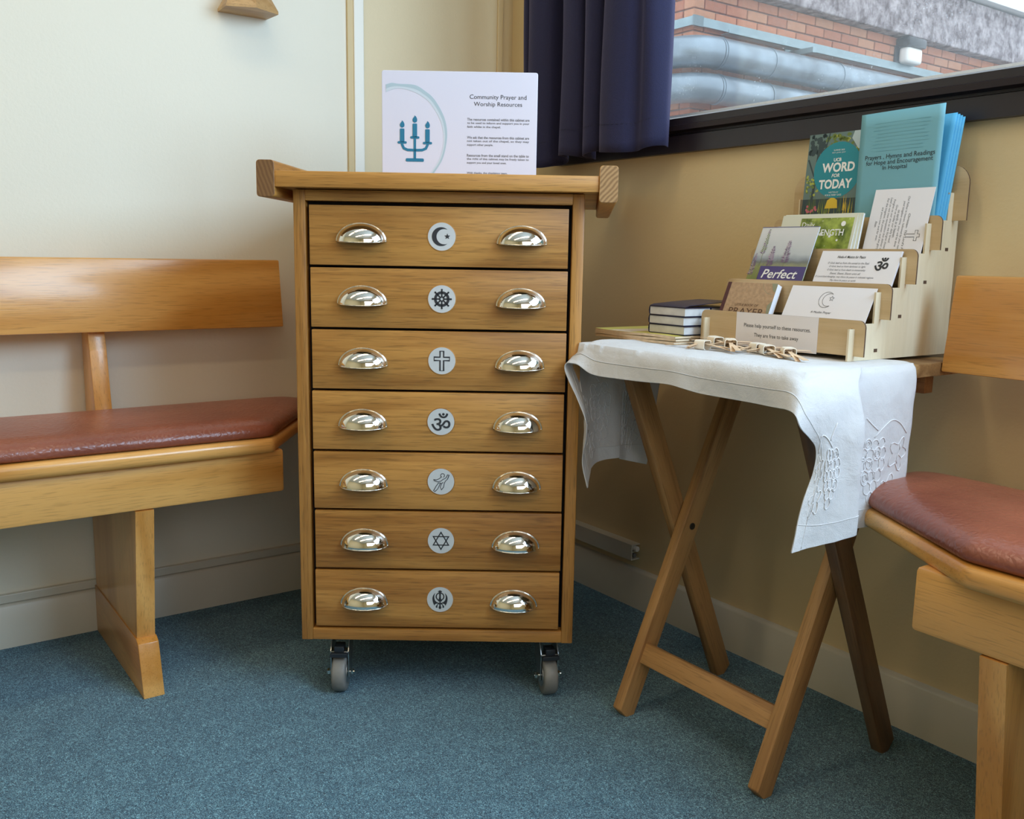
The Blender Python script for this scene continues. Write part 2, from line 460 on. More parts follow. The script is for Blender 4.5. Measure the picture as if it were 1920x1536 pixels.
struct(MB().box(-0.2, RX + .2, RY - .2, 0.2, RH, RH + 0.1).build('ceiling', plain('ceiling_white', (0.82, 0.80, 0.76), 0.8)))
# skirting with a rounded top edge
def skirt_profile(t=0.016, h=0.094):
    return [(0, 0), (t, 0), (t, h - 0.006), (t - 0.003, h - 0.002), (t - 0.007, h), (0, h)]
struct(MB().prism([(d, z) for d, z in skirt_profile()], 'XZ', RY, 0.0).build('baseboard_left', GLOSS, angle=40), 'cream gloss skirting board')
struct(MB().prism([(-d, z) for d, z in skirt_profile()], 'YZ', 0.016, RX).build('baseboard_back', GLOSS, angle=40), 'cream gloss skirting board')
# thin mini-trunking on top of the left skirting, joint strips up the left wall and at the corner
struct(MB().box(0, 0.012, RY, -0.0, 0.0955, 0.1135, 0.0015).build('trim_1', GLOSS), 'cream square bead on top of the left skirting')
t2 = MB().box(0, 0.006, -0.478, -0.4625, 0.1135, RH, 0.001).build('trim_2', STRIPTAN); struct(t2, 'tan vertical joint strip on the left wall')
t3 = MB().box(0, 0.009, -0.4625, -0.4365, 0.1135, RH, 0.002).build('trim_3', STRIPPALE); struct(t3, 'pale vertical cover strip on the left wall')
struct(MB().box(0, 0.006, -0.050, -0.034, 0.1135, RH, 0.002).build('trim_4', PAINT_B), 'painted bead beside the corner')

# window: dark aluminium sections, pane, bead
FRAME = plain('dark_plum_aluminium', (0.020, 0.015, 0.020), 0.33, 0.0, spec=0.5, bump=0.05, bscale=8, var=0.1)
win = struct(empty('window_1', (WX0, 0, WZ0)))
def wpart(mb, name, mat, **k):
    o = mb.build(name, mat, win, **k); o.matrix_parent_inverse = Matrix.Translation((-WX0, 0, -WZ0)); return o
prof = [(-0.016, 1.045), (-0.016, 1.080), (-0.006, 1.083), (-0.006, 1.0875), (-0.028, 1.089), (-0.030, 1.099), (-0.026, 1.101), (-0.026, 1.114), (-0.018, 1.118), (0.045, 1.118), (0.05, 1.045)]
wpart(MB().prism(prof, 'YZ', WX0, WX1), 'bottom_frame', FRAME, angle=25)
wpart(MB().box(WX0, WX1, -0.016, 0.05, WZ1 - 0.07, WZ1, 0.003), 'top_frame', FRAME)
wpart(MB().box(WX0, WX0 + 0.06, -0.015, 0.05, WZ0 + .07, WZ1 - .07, 0.003), 'side_frame', FRAME)
wpart(MB().box(WX1 - .06, WX1, -0.015, 0.05, WZ0 + .07, WZ1 - .07, 0.003), 'side_frame', FRAME)
wpart(MB().box(2.05, 2.11, -0.015, 0.05, WZ0 + .07, WZ1 - .07, 0.003), 'mullion', FRAME)
wpart(MB().box(WX0 + .06, WX1 - .06, 0.050, 0.090, 1.095, 1.1365), 'outer_sill', plain('white_sill', (0.86, 0.88, 0.9), 0.5))
gm, nt, b = nodes_of('hazy_window_glass'); L = nt.links
out = nt.nodes['Material Output']
tr = nt.nodes.new('ShaderNodeBsdfTransparent'); df = nt.nodes.new('ShaderNodeBsdfTranslucent'); df.inputs['Color'].default_value = (0.9, 0.95, 1, 1)
gl = nt.nodes.new('ShaderNodeBsdfGlossy'); gl.inputs['Roughness'].default_value = 0.03
tc = nt.nodes.new('ShaderNodeTexCoord')
na = nt.nodes.new('ShaderNodeTexNoise'); na.inputs['Scale'].default_value = 300; na.inputs['Detail'].default_value = 3
nb = nt.nodes.new('ShaderNodeTexNoise'); nb.inputs['Scale'].default_value = 6; nb.inputs['Detail'].default_value = 3
L.new(tc.outputs['Object'], na.inputs['Vector']); L.new(tc.outputs['Object'], nb.inputs['Vector'])
ra = nt.nodes.new('ShaderNodeMapRange'); ra.inputs['From Min'].default_value = 0.60; ra.inputs['From Max'].default_value = 0.72; ra.inputs['To Max'].default_value = 0.35
L.new(na.outputs['Fac'], ra.inputs['Value'])
rb = nt.nodes.new('ShaderNodeMapRange'); rb.inputs['From Min'].default_value = 0.42; rb.inputs['From Max'].default_value = 0.62; rb.inputs['To Min'].default_value = 0.05
L.new(nb.outputs['Fac'], rb.inputs['Value'])
mu = nt.nodes.new('ShaderNodeMath'); mu.operation = 'MULTIPLY'; L.new(ra.outputs[0], mu.inputs[0]); L.new(rb.outputs[0], mu.inputs[1])
ad = nt.nodes.new('ShaderNodeMath'); ad.operation = 'ADD'; L.new(mu.outputs[0], ad.inputs[0]); ad.inputs[1].default_value = 0.05
m1 = nt.nodes.new('ShaderNodeMixShader'); L.new(ad.outputs[0], m1.inputs['Fac']); L.new(tr.outputs[0], m1.inputs[1]); L.new(df.outputs[0], m1.inputs[2])
m2 = nt.nodes.new('ShaderNodeMixShader'); m2.inputs['Fac'].default_value = 0.04; L.new(m1.outputs[0], m2.inputs[1]); L.new(gl.outputs[0], m2.inputs[2])
L.new(m2.outputs[0], out.inputs['Surface'])
wpart(MB().box(WX0 + .05, 2.06, 0.030, 0.034, 1.10, WZ1 - 0.06), 'pane', gm)
wpart(MB().box(2.10, WX1 - .05, 0.030, 0.034, 1.10, WZ1 - 0.06), 'pane', gm)

# ------------------------------------------------------------------ outside: brick building, lagged pipes, rail, lamp
AX, AY = -2.75, 3.50
BR = [plain('red_brick_%d' % i, c, 0.9, bump=0.4, bscale=60, var=0.12, vscale=30) for i, c in enumerate(((0.50, 0.195, 0.11), (0.56, 0.225, 0.125), (0.44, 0.165, 0.095), (0.54, 0.255, 0.15)))]
bld = tag(empty('brick_building', (AX, AY, 0)), 'red brick building with a weathered concrete fascia seen through the window', 'building')
def bpart(mb, name, mat, **k):
    o = mb.build(name, mat, bld, **k); o.matrix_parent_inverse = Matrix.Translation((-AX, -AY, 0)); return o
MORTAR = plain('mortar', (0.30, 0.24, 0.21), 0.95, var=0.1)
fm_, nt, b = nodes_of('far_brickwork'); L = nt.links
tc = nt.nodes.new('ShaderNodeTexCoord'); sp = nt.nodes.new('ShaderNodeSeparateXYZ'); L.new(tc.outputs['Object'], sp.inputs[0])
sm = nt.nodes.new('ShaderNodeMath'); sm.operation = 'ADD'; L.new(sp.outputs['X'], sm.inputs[0]); L.new(sp.outputs['Y'], sm.inputs[1])
cb = nt.nodes.new('ShaderNodeCombineXYZ'); L.new(sm.outputs[0], cb.inputs[0]); L.new(sp.outputs['Z'], cb.inputs[1])
bt = nt.nodes.new('ShaderNodeTexBrick'); bt.inputs['Scale'].default_value = 1.0; bt.inputs['Brick Width'].default_value = 0.225; bt.inputs['Row Height'].default_value = 0.075; bt.inputs['Mortar Size'].default_value = 0.005
bt.inputs['Color1'].default_value = (0.50, 0.20, 0.115, 1); bt.inputs['Color2'].default_value = (0.42, 0.16, 0.095, 1); bt.inputs['Mortar'].default_value = (0.30, 0.24, 0.21, 1)
L.new(cb.outputs[0], bt.inputs['Vector']); L.new(bt.outputs['Color'], b.inputs['Base Color']); b.inputs['Roughness'].default_value = 0.9
bpart(MB().box(AX - 6, AX - 0.02, AY + 0.02, AY + 9, 1.55, 2.78), 'mortar_backing', MORTAR)
bpart(MB().box(AX - 6, AX, AY, AY + 9, 0, 1.55), 'lower_brickwork', fm_)
struct(MB().box(-14, 14, 0.2, 16, -0.3, -0.05).build('ground_outside', plain('grey_paving', (0.30, 0.29, 0.28), 0.9, var=0.15)), 'grey paving outside the window')
CONC = None
cm, nt, b = nodes_of('stained_concrete'); L = nt.links
tc = nt.nodes.new('ShaderNodeTexCoord'); nn = nt.nodes.new('ShaderNodeTexNoise'); nn.inputs['Scale'].default_value = 9; nn.inputs['Detail'].default_value = 9; nn.inputs['Roughness'].default_value = 0.8
L.new(tc.outputs['Object'], nn.inputs['Vector']); rr = nt.nodes.new('ShaderNodeValToRGB')
rr.color_ramp.elements[0].position = 0.40; rr.color_ramp.elements[0].color = (0.11, 0.08, 0.09, 1)
rr.color_ramp.elements[1].position = 0.62; rr.color_ramp.elements[1].color = (0.52, 0.47, 0.50, 1)
L.new(nn.outputs['Fac'], rr.inputs['Fac']); L.new(rr.outputs['Color'], b.inputs['Base Color']); b.inputs['Roughness'].default_value = 0.95
bpart(MB().box(AX - 6, AX + 0.10, AY - 0.10, AY + 9, 2.71, 3.13, 0.01), 'concrete_fascia', cm)
bpart(MB().box(AX - 6, AX + 0.17, AY - 0.17, AY + 9, 3.145, 3.20, 0.004), 'roof_edge', plain('white_roof_edge', (0.85, 0.88, 0.9), 0.5))
bpart(MB().box(AX - 6, AX + 0.06, AY - 0.06, AY + 9, 3.12, 3.15), 'roof_gap', DARKSTEEL)
brick_me = []
for i in range(4):
    t = MB().box(-0.1075, 0.1075, -0.05, 0.05, -0.0325, 0.0325, 0.004, 1)
    me = bpy.data.meshes.new('brick'); t.bm.to_mesh(me); t.bm.free(); me.materials.append(BR[i]); brick_me.append(me)
half_me = []
for i in range(4):
    t = MB().box(-0.051, 0.051, -0.05, 0.05, -0.0325, 0.0325, 0.004, 1)
    me = bpy.data.meshes.new('half_brick'); t.bm.to_mesh(me); t.bm.free(); me.materials.append(BR[i]); half_me.append(me)
def put_brick(me, loc, rz):
    o = bpy.data.objects.new('brick', me); COL.objects.link(o); o.parent = bld
    o.location = Vector(loc) - Vector((AX, AY, 0)); o.rotation_euler = (0, 0, rz)
cnt = 0
for k in range(15):
    z = 2.7085 - 0.0375 - 0.075 * k + 0.0375 - 0.0
    z = 2.672 - 0.075 * k
    # nearer face (looks +X) runs along Y; the short return (looks -Y) runs along -X
    ymax = {0: 9.2, 1: 9.2, 2: 9.0, 3: 8.6, 4: 8.0, 5: 7.2, 6: 5.7, 7: 5.2, 8: 4.9, 9: 4.6}.get(k, 4.4)
    y = AY + 0.1075 if k % 2 == 0 else AY - 0.005 + 0.1075 / 2 + 0.112
    if k % 2: put_brick(half_me[random.randrange(4)], (AX - 0.05, AY + 0.051, z), pi / 2); y = AY + 0.112 + 0.1075
    while y < ymax and cnt < 292:
        put_brick(brick_me[random.randrange(4)], (AX - 0.05 + random.uniform(-.002, .002), y, z), pi / 2); y += 0.225; cnt += 1
    x = AX - (0.112 + 0.1075 if k % 2 == 0 else 0.1075) - (0 if k % 2 == 0 else 0.10)
    if k % 2 == 0: x = AX - 0.10 - 0.01 - 0.1075
    for j in range(3):
        put_brick(brick_me[random.randrange(4)], (x, AY + 0.05, z), 0); x -= 0.225; cnt += 1

LAG = plain('weathered_pipe_cladding', (0.25, 0.31, 0.37), 0.36, 0.6, bump=0.5, bscale=9, var=0.35, vscale=5)
def lagged_pipe(zc, r, label):
    t = tag(empty('lagged_pipe', (AX + 0.17, AY - 0.17, zc - r)), label, 'pipe', 'clad pipes on the building outside')
    inv = Matrix.Translation((-(AX + 0.17), -(AY - 0.17), -(zc - r)))
    X1, Y1 = AX + 0.17, AY - 0.17
    mb = MB(); mb.cyl((X1, Y1 + 0.22, zc), (X1, Y1 + 6, zc), r, n=36)
    o = mb.build('long_run', LAG, t, angle=40); o.matrix_parent_inverse = inv
    mb = MB(); mb.tube([(X1 - 0.22 + 0.22 * cos(a), Y1 + 0.22 - 0.22 * sin(a), zc) for a in [radians(90 * k / 12) for k in range(13)]], r, 36)
    o = mb.build('elbow', LAG, t, angle=40); o.matrix_parent_inverse = inv
    mb = MB(); mb.cyl((X1 - 0.22, Y1, zc), (X1 - 3, Y1, zc), r, n=36)
    o = mb.build('short_run', LAG, t, angle=40); o.matrix_parent_inverse = inv
    for yy in (0.24, 0.75, 1.55, 2.6):
        mb = MB(); mb.cyl((X1, Y1 + yy, zc), (X1, Y1 + yy + 0.018, zc), r + 0.004, n=36)
        o = mb.build('seam_band', LAG, t, angle=40); o.matrix_parent_inverse = inv
lagged_pipe(2.235, 0.105, 'upper thick grey clad pipe outside, bending round the brick corner')
lagged_pipe(1.995, 0.100, 'lower thick grey clad pipe outside, just above the window frame')
GALV = plain('galvanised_blue_grey', (0.27, 0.36, 0.40), 0.4, 0.4, var=0.12, vscale=14)
rail = tag(empty('cable_tray', (AX, AY, 2.46)), 'grey galvanised cable tray running along the brick wall outside', 'cable tray')
for nm, mb in (('tray_side', MB().box(AX + 0.03, AX + 0.035, AY - 0.03, AY + 5.5, 2.435, 2.495).box(AX - 3, AX + 0.035, AY - 0.035, AY - 0.03, 2.435, 2.495)),
               ('tray_side', MB().box(AX + 0.10, AX + 0.105, AY + 0.25, AY + 5.5, 2.405, 2.43)),
               ('tray_base', MB().box(AX + 0.03, AX + 0.105, AY + 0.25, AY + 5.5, 2.405, 2.409)),
               ('bracket', MB().box(AX, AX + 0.24, AY + 1.02, AY + 1.06, 2.36, 2.40, 0.003).box(AX, AX + 0.01, AY + 0.99, AY + 1.09, 2.30, 2.42)),
               ('bracket', MB().box(AX, AX + 0.24, AY + 3.0, AY + 3.04, 2.36, 2.40, 0.003)),
               ('corner_plate', MB().box(AX + 0.028, AX + 0.040, AY - 0.04, AY + 0.06, 2.43, 2.50))):
    o = mb.build(nm, GALV if nm != 'corner_plate' else plain('tray_corner_grey', (0.16, 0.22, 0.25), 0.5), rail); o.matrix_parent_inverse = Matrix.Translation((-AX, -AY, -2.46))
lamp = tag(empty('wall_lamp', (AX, AY + 2.55, 2.50)), 'outdoor bulkhead lamp with black hood and white diffuser on the brick wall', 'lamp')
for nm, mb, mt_ in (('hood', MB().box(AX, AX + 0.14, AY + 2.42, AY + 2.68, 2.62, 2.70, 0.02), DARKSTEEL), ('back_plate', MB().box(AX, AX + 0.02, AY + 2.41, AY + 2.69, 2.49, 2.64, 0.005), DARKSTEEL),
                ('diffuser', MB().box(AX + 0.02, AX + 0.12, AY + 2.44, AY + 2.66, 2.49, 2.625, 0.03, 3), plain('opal_plastic', (0.95, 0.95, 0.93), 0.4))):
    o = mb.build(nm, mt_, lamp, angle=40); o.matrix_parent_inverse = Matrix.Translation((-AX, -(AY + 2.55), -2.50))

# ------------------------------------------------------------------ benches
lm, nt, b = nodes_of('chestnut_leather'); L = nt.links
tc = nt.nodes.new('ShaderNodeTexCoord')
vo = nt.nodes.new('ShaderNodeTexVoronoi'); vo.inputs['Scale'].default_value = 95; vo.feature = 'DISTANCE_TO_EDGE'
nn = nt.nodes.new('ShaderNodeTexNoise'); nn.inputs['Scale'].default_value = 30; nn.inputs['Detail'].default_value = 6; nn.inputs['Distortion'].default_value = 1.5
n3 = nt.nodes.new('ShaderNodeTexNoise'); n3.inputs['Scale'].default_value = 4; n3.inputs['Detail'].default_value = 3
for q in (vo, nn, n3): L.new(tc.outputs['Object'], q.inputs['Vector'])
rr = nt.nodes.new('ShaderNodeValToRGB')
rr.color_ramp.elements[0].position = 0.35; rr.color_ramp.elements[0].color = (0.21, 0.060, 0.036, 1)
rr.color_ramp.elements[1].position = 0.7; rr.color_ramp.elements[1].color = (0.36, 0.115, 0.065, 1)
L.new(n3.outputs['Fac'], rr.inputs['Fac']); L.new(rr.outputs['Color'], b.inputs['Base Color'])
b.inputs['Roughness'].default_value = 0.30
ad = nt.nodes.new('ShaderNodeMath'); ad.operation = 'MULTIPLY_ADD'; ad.inputs[1].default_value = 1.2; L.new(nn.outputs['Fac'], ad.inputs[0]); L.new(vo.outputs['Distance'], ad.inputs[2])
bp = nt.nodes.new('ShaderNodeBump'); bp.inputs['Strength'].default_value = 0.45; bp.inputs['Distance'].default_value = 0.0025
L.new(ad.outputs[0], bp.inputs['Height']); L.new(bp.outputs['Normal'], b.inputs['Normal'])
LEATHER = lm

def cushion_mesh(plan, s, z0, name, parent):
    """upholstered pad: rounded outline, soft shoulder, slightly crowned top. plan = (L, d) list"""
    P_ = [Vector(p) for p in plan]; M_ = len(P_)
    sg = 1 if sum(P_[i].x * P_[(i + 1) % M_].y - P_[(i + 1) % M_].x * P_[i].y for i in range(M_)) > 0 else -1
    def off(d):
        q = []
        for i in range(M_):
            a, p, c = P_[i - 1], P_[i], P_[(i + 1) % M_]
            e1, e2 = (p - a).normalized(), (c - p).normalized()
            n1, n2 = Vector((-e1.y, e1.x)) * sg, Vector((-e2.y, e2.x)) * sg
            nn_ = (n1 + n2).normalized()
            q.append(p + nn_ * d / nn_.dot(n1))
        return [Vector(v) for v in round_poly([(v.x, v.y) for v in q], max(0.042 - d * 0.3, 0.015), 7)]
    bm = bmesh.new(); rings = []
    for inset, z in ((0.010, 0.0), (0.003, 0.0025), (0.0, 0.008), (0.001, 0.016), (0.005, 0.022), (0.013, 0.0275), (0.024, 0.0315), (0.038, 0.0342), (0.052, 0.0355)):
        pts = off(inset); N = len(pts)
        rings.append([bm.verts.new((s * p.x, p.y, z0 + z)) for p in pts])
    for k in range(len(rings) - 1):
        for i in range(N): bm.faces.new((rings[k][i], rings[k][(i + 1) % N], rings[k + 1][(i + 1) % N], rings[k + 1][i]))
    bm.faces.new(rings[-1]); bm.faces.new(rings[0])
    bmesh.ops.recalc_face_normals(bm, faces=bm.faces)
    me = bpy.data.meshes.new(name); bm.to_mesh(me); bm.free()
    return new_obj(name, me, parent, LEATHER, True)

def bench(loc, rot, s, back_end, rail_plan, cush_plan, apron_end, legs, Lmax, label):
    """local x = s * distance from the room corner, local y = depth out from the wall side"""
    t = tag(empty('bench', loc, (0, 0, rot)), label, 'bench', None)
    def bx(mb, a, c, *r, **k): return mb.box(min(s * a, s * c), max(s * a, s * c), *r, **k)
    # backrest board leaning slightly
    bb = MB(); bb.prism([(0.060, 0.656), (0.086, 0.656), (0.067, 0.8035), (0.041, 0.8035)], 'YZ', min(s * back_end, s * Lmax), max(s * back_end, s * Lmax), 0.003)
    bb.build('backrest', BENCH('X'), t, angle=40)
    # seat board with bullnose front
    poly = [(s * a, d) for a, d in rail_plan]
    mb = MB(); mb.prism(poly, 'XY', 0.440, 0.468, 0.010, 4)
    mb.build('seat_board', BENCH('X'), t, angle=50)
    ap = MB(); ap.box(min(s * apron_end, s * Lmax), max(s * apron_end, s * Lmax), 0.352, 0.380, 0.357, 0.442, 0.006, 2)
    ap.build('apron', BENCH('X'), t, angle=40)
    for l0 in legs:
        a, c = min(s * l0, s * (l0 + 0.0325)), max(s * l0, s * (l0 + 0.0325))
        mb = MB(); mb.prism([(0.004, 0.103), (0.004, 0.44), (0.351, 0.44), (0.351, 0.358), (0.380, 0.356), (0.344, 0.103)], 'YZ', a, c, 0.0)
        # base foot, a touch wider, splaying forward to the floor
        leg = mb.build('leg_panel', BENCH('Z'), t, angle=40)
        mb = MB(); mb.prism([(0.0, 0.0), (0.386, 0.0), (0.360, 0.097), (0.347, 0.104), (0.0, 0.104)], 'YZ', a - 0.0025, c + 0.0025, 0.0012)
        mb.build('foot', BENCH('Y'), t, angle=40)
        mb = MB(); mb.prism([(0.0, 0.441), (0.101, 0.441), (0.069, 0.618), (0.059, 0.650), (0.040, 0.795), (0.0, 0.795)], 'YZ', a, c, 0.0015)
        mb.build('post', BENCH('Z'), t, angle=40)
    cushion_mesh(cush_plan, s, 0.4685, 'seat_cushion', t)
    return t
bench((0.0165, 0, 0), -pi / 2, 1, 0.689, [(0.543, 0.0), (0.838, 0.399), (2.7, 0.399), (2.7, 0.0)],
      [(0.602, 0.070), (0.836, 0.389), (2.69, 0.389), (2.69, 0.070)], 0.812, (1.0605, 2.35), 2.7,
      'light beech bench with chestnut leather seat along the off-white left wall')
bench((0, -0.0305, 0), pi, -1, 1.323, [(1.297, 0.0), (1.297, 0.2525), (1.556, 0.4055), (2.9, 0.4055), (2.9, 0.0)],
      [(1.290, 0.070), (1.290, 0.243), (1.549, 0.396), (2.89, 0.396), (2.89, 0.070)], 1.480, (1.571, 2.55), 2.9,
      'light beech bench with chestnut leather seat at the right, beside the folding table')

# ------------------------------------------------------------------ drawer cabinet
W0 = Vector((0.5629, -0.7746, 0)); U = Vector((0.5793, 0.8151, 0)); NN = Vector((0.8151, -0.5793, 0))
CAB_ROT = math.atan2(U.y, U.x)
cab = tag(empty('drawer_cabinet', W0 + U * 0.1855 + NN * 0.04, (0, 0, CAB_ROT)), 'tall oak cabinet of seven shallow drawers on castors in the room corner', 'cabinet')
DEP = 0.56
HW = 0.2495
def cpart(mb, name, mat, parent=cab, **k): return mb.build(name, mat, parent, **k)
cpart(MB().box(-HW, -HW + 0.0205, 0, DEP, 0.116, 0.9275, 0.0015), 'side_panel', OAK('Z'), angle=40)
cpart(MB().box(HW - 0.0205, HW, 0, DEP, 0.116, 0.9275, 0.0015), 'side_panel', OAK('Z'), angle=40)
cpart(MB().box(-HW + 0.0205, HW - 0.0205, 0.001, DEP, 0.909, 0.9275, 0.001), 'top_rail', OAK('X'), angle=40)
cpart(MB().box(-HW + 0.0205, HW - 0.0205, 0.001, DEP, 0.1165, 0.138, 0.001), 'bottom_rail', OAK('X'), angle=40)
cpart(MB().box(-HW + 0.0205, HW - 0.0205, DEP - 0.012, DEP - 0.002, 0.138, 0.909), 'back_panel', OAK('Z'))
cpart(MB().box(-HW + 0.0205, HW - 0.0205, 0.024, 0.030, 0.138, 0.909), 'gap_shade_sheet', BLACKGAP)  # added black sheet, stands in for the shade behind the drawer gaps
zb = [0.9045, 0.7985, 0.6910, 0.5825, 0.4730, 0.3645, 0.2525, 0.1405]
DX0, DX1 = -0.2225, 0.2235
def cup_handle_mesh():
    """half-dome cup pull: rim plate ring plus bulging shell, open below; origin at bottom centre on the drawer face"""
    mb = MB(); a, h, d = 0.0440, 0.0318, 0.026
    def shell(u, v):
        t = pi * u; p = v * pi / 2
        # v 0 = rim at drawer face, 1 = front of the bottom lip
        rx = a * (1 - 0.13 * sin(p) ** 0.5 if v > 0 else 1)
        k = cos(p) ** 0.75 if v < 1 else 0
        x = -a * cos(t) * (0.90 if v > 0.02 else 1.0) * (0.12 + 0.88 * k if v > 0.02 else 1)
        z = h * sin(t) * (0.90 if v > 0.02 else 1.0) * k
        x = -cos(t) * a * 0.90 * sqrt(max(0, 1 - (sin(p) * 0.0) ** 2)) * (k if False else 1)
        return None
    # quarter ellipsoid: centre at (0,0,0); y = -d*sin(p)
    def qe(u, v):
        th = pi * u          # around from left to right
        ph = (pi / 2) * v    # from top rim (on face) forward/down to the lip
        r = 0.945
        x = -a * r * cos(th)
        # section in the y-z plane at this x is a quarter ellipse
        w = sin(th)
        z = h * r * w * cos(ph) 
        y = -d * w * sin(ph) - 0.0015
        return Vector((x, y, z - 0.0025 * w * sin(ph)))
    mb.grid(qe, 28, 12)
    def rim(u, v):
        th = pi * u; r = 0.935 + 0.065 * v
        y = -0.0028 * sin(pi * min(1, v * 1.0)) ** 0.5 if 0 < v < 1 else (-0.002 if v == 0 else 0.0)
        return Vector((-a * r * cos(th), y, h * r * sin(th)))
    mb.grid(rim, 28, 4)
    # lip rolled under
    mb.tube([(-a * 0.945 * cos(pi * k / 24), -d * sin(pi * k / 24) - 0.0015, -0.0025 * sin(pi * k / 24)) for k in range(25)], 0.0009, 6)
    return mb
hb = cup_handle_mesh(); hme = bpy.data.meshes.new('cup_handle'); hb.bm.to_mesh(hme); hb.bm.free()
hme.materials.append(CHROME)
for p_ in hme.polygons: p_.use_smooth = True
def emblem(kind):
    a = Art(); R = 0.0160
    if kind == 'crescent': crescent_star(a, -0.001, 0, R, INK)
    elif kind == 'wheel':
        a.stroke(arc(0, 0, R * 0.70, 0, 354, 59), 0.0046, INK, closed=True)
        a.stroke(arc(0, 0, R * 0.22, 0, 345, 23), 0.0024, INK, closed=True)
        for k in range(8):
            c, s_ = cos(k * pi / 4), sin(k * pi / 4)
            a.stroke([(c * R * .22, s_ * R * .22), (c * R * 1.0, s_ * R * 1.0)], 0.0027, INK)
            a.disc(c * R * 1.0, s_ * R * 1.0, 0.0017, INK, n=12)
    elif kind == 'cross':
        w, t, b_ = 0.0032, 0.017, -0.0175; y0, y1, x = 0.0065, 0.0005, 0.0135
        a.stroke([(-w, t), (w, t), (w, y0), (x, y0), (x, y1), (w, y1), (w, b_), (-w, b_), (-w, y1), (-x, y1), (-x, y0), (-w, y0)], 0.0020, INK, closed=True)
    elif kind == 'om': a.text('\u0950', 0, 0, INK, width=0.034, bold=0.008)
    elif kind == 'figure':
        a.stroke(arc(0.003, 0.0115, 0.0034, -70, 250, 20), 0.0011, INK)
        a.stroke([(0.0005, 0.009), (-0.002, 0.006), (-0.008, 0.003), (-0.0135, 0.0035), (-0.012, 0.0015), (-0.006, -0.0005), (0.0, 0.001), (0.004, 0.0045), (0.009, 0.007), (0.012, 0.013), (0.0145, 0.0125), (0.012, 0.005), (0.008, 0.001), (0.006, -0.003), (0.005, -0.010), (0.001, -0.015), (-0.001, -0.010), (0.001, -0.004), (0.004, -0.001)], 0.0011, INK)
        a.stroke([(0.001, -0.003), (-0.004, -0.002), (-0.009, -0.009), (-0.013, -0.017), (-0.011, -0.0185), (-0.006, -0.014), (-0.003, -0.008), (-0.001, -0.003)], 0.0011, INK)
    elif kind == 'star':
        for q in (90, 270): a.stroke([(R * cos(radians(q + 120 * k)), R * sin(radians(q + 120 * k))) for k in range(3)], 0.0023, INK, closed=True)
    elif kind == 'khanda': a.text('\u262c', 0, 0, INK, height=0.036)
    return a
kinds = ['crescent', 'wheel', 'cross', 'om', 'figure', 'star', 'khanda']
desc = ['black crescent and star', 'black eight-spoked wheel', 'outlined cross', 'black om sign', 'outlined dancing figure', 'six-pointed star', 'khanda sign']
for i in range(7):
    z1, z0 = zb[i] - 0.0022, zb[i + 1] + 0.0022
    zc = (z0 + z1) / 2
    sx = 0.001 * (i % 3 - 1) * 0.6
    db = MB(); db.box(DX0 + 0.012, DX1 - 0.012, 0.020, 0.40, z0 + 0.01 - zc, z1 - 0.012 - zc)
    dr = MB(); dr.box(DX0, DX1, 0.0, 0.020, z0 - zc, z1 - zc, 0.0012)
    o = cpart(dr, 'drawer', OAK('X'), angle=40); o.location = (sx, 0.0015, zc)
    # the round routed recess and its disc
    ring = MB(); ring.lathe([(0.0238, -0.0003), (0.0249, -0.0007), (0.0251, -0.0001)], 'Y', (0, 0, 0), 40)
    k = ring.build('recess_rim', OAK('X'), o, smooth=True); k.location = (0.0055, 0, 0.0005)
    dm = MB(); dm.cyl((0, 0.002, 0), (0, -0.0006, 0), 0.0238, n=48)
    k = dm.build('symbol_disc', ALU, o, angle=40); k.location = (0.0055, 0, 0.0005); k['label'] = 'pale metal disc with ' + desc[i]
    a = emblem(kinds[i])
    bmesh.ops.rotate(a.bm, cent=(0, 0, 0), matrix=Matrix.Rotation(pi / 2, 3, 'X'), verts=a.bm.verts)
    bmesh.ops.translate(a.bm, vec=(0.0055, -0.0010, 0.0005), verts=a.bm.verts)
    me = bpy.data.meshes.new('symbol'); a.bm.to_mesh(me); a.bm.free()
    new_obj('symbol', me, o, a.mats)
    for hx in (-0.133, 0.1435 - 0.0005 * i):
        h_ = new_obj('cup_handle', hme, o); h_.location = (hx, -0.0005, -0.0095)
# tray top with two rounded bearers
SK = 0.083   # the tray sits very slightly out of square on the carcase
tray = cpart(MB().prism([(-0.2725, -0.030), (0.270, -0.030), (0.270 + 0.575 * SK, 0.545), (-0.2725 + 0.575 * SK, 0.545)], 'XY', 0.929, 0.9555, 0.0012), 'tray_top', OAK('X'), angle=40)
def bearer(x0, x1, em):
    pr = round_poly([(x0, 0.9120), (x1, 0.9120), (x1, 0.9725), (x0, 0.9725)], 0.0055, 5)
    mb = MB(); mb.prism(pr, 'XZ', -0.033, 0.575, 0.0008, 1)
    for v in mb.bm.verts: v.co.x += (v.co.y + 0.033) * SK
    o = cpart(mb, 'bearer', [OAK('Y'), em], angle=30)
    for p_ in o.data.polygons:
        if abs(p_.normal.y) > 0.7: p_.material_index = 1
    return o
bearer(-0.3025, -0.2725, END_L); bearer(0.270, 0.3015, END_R)
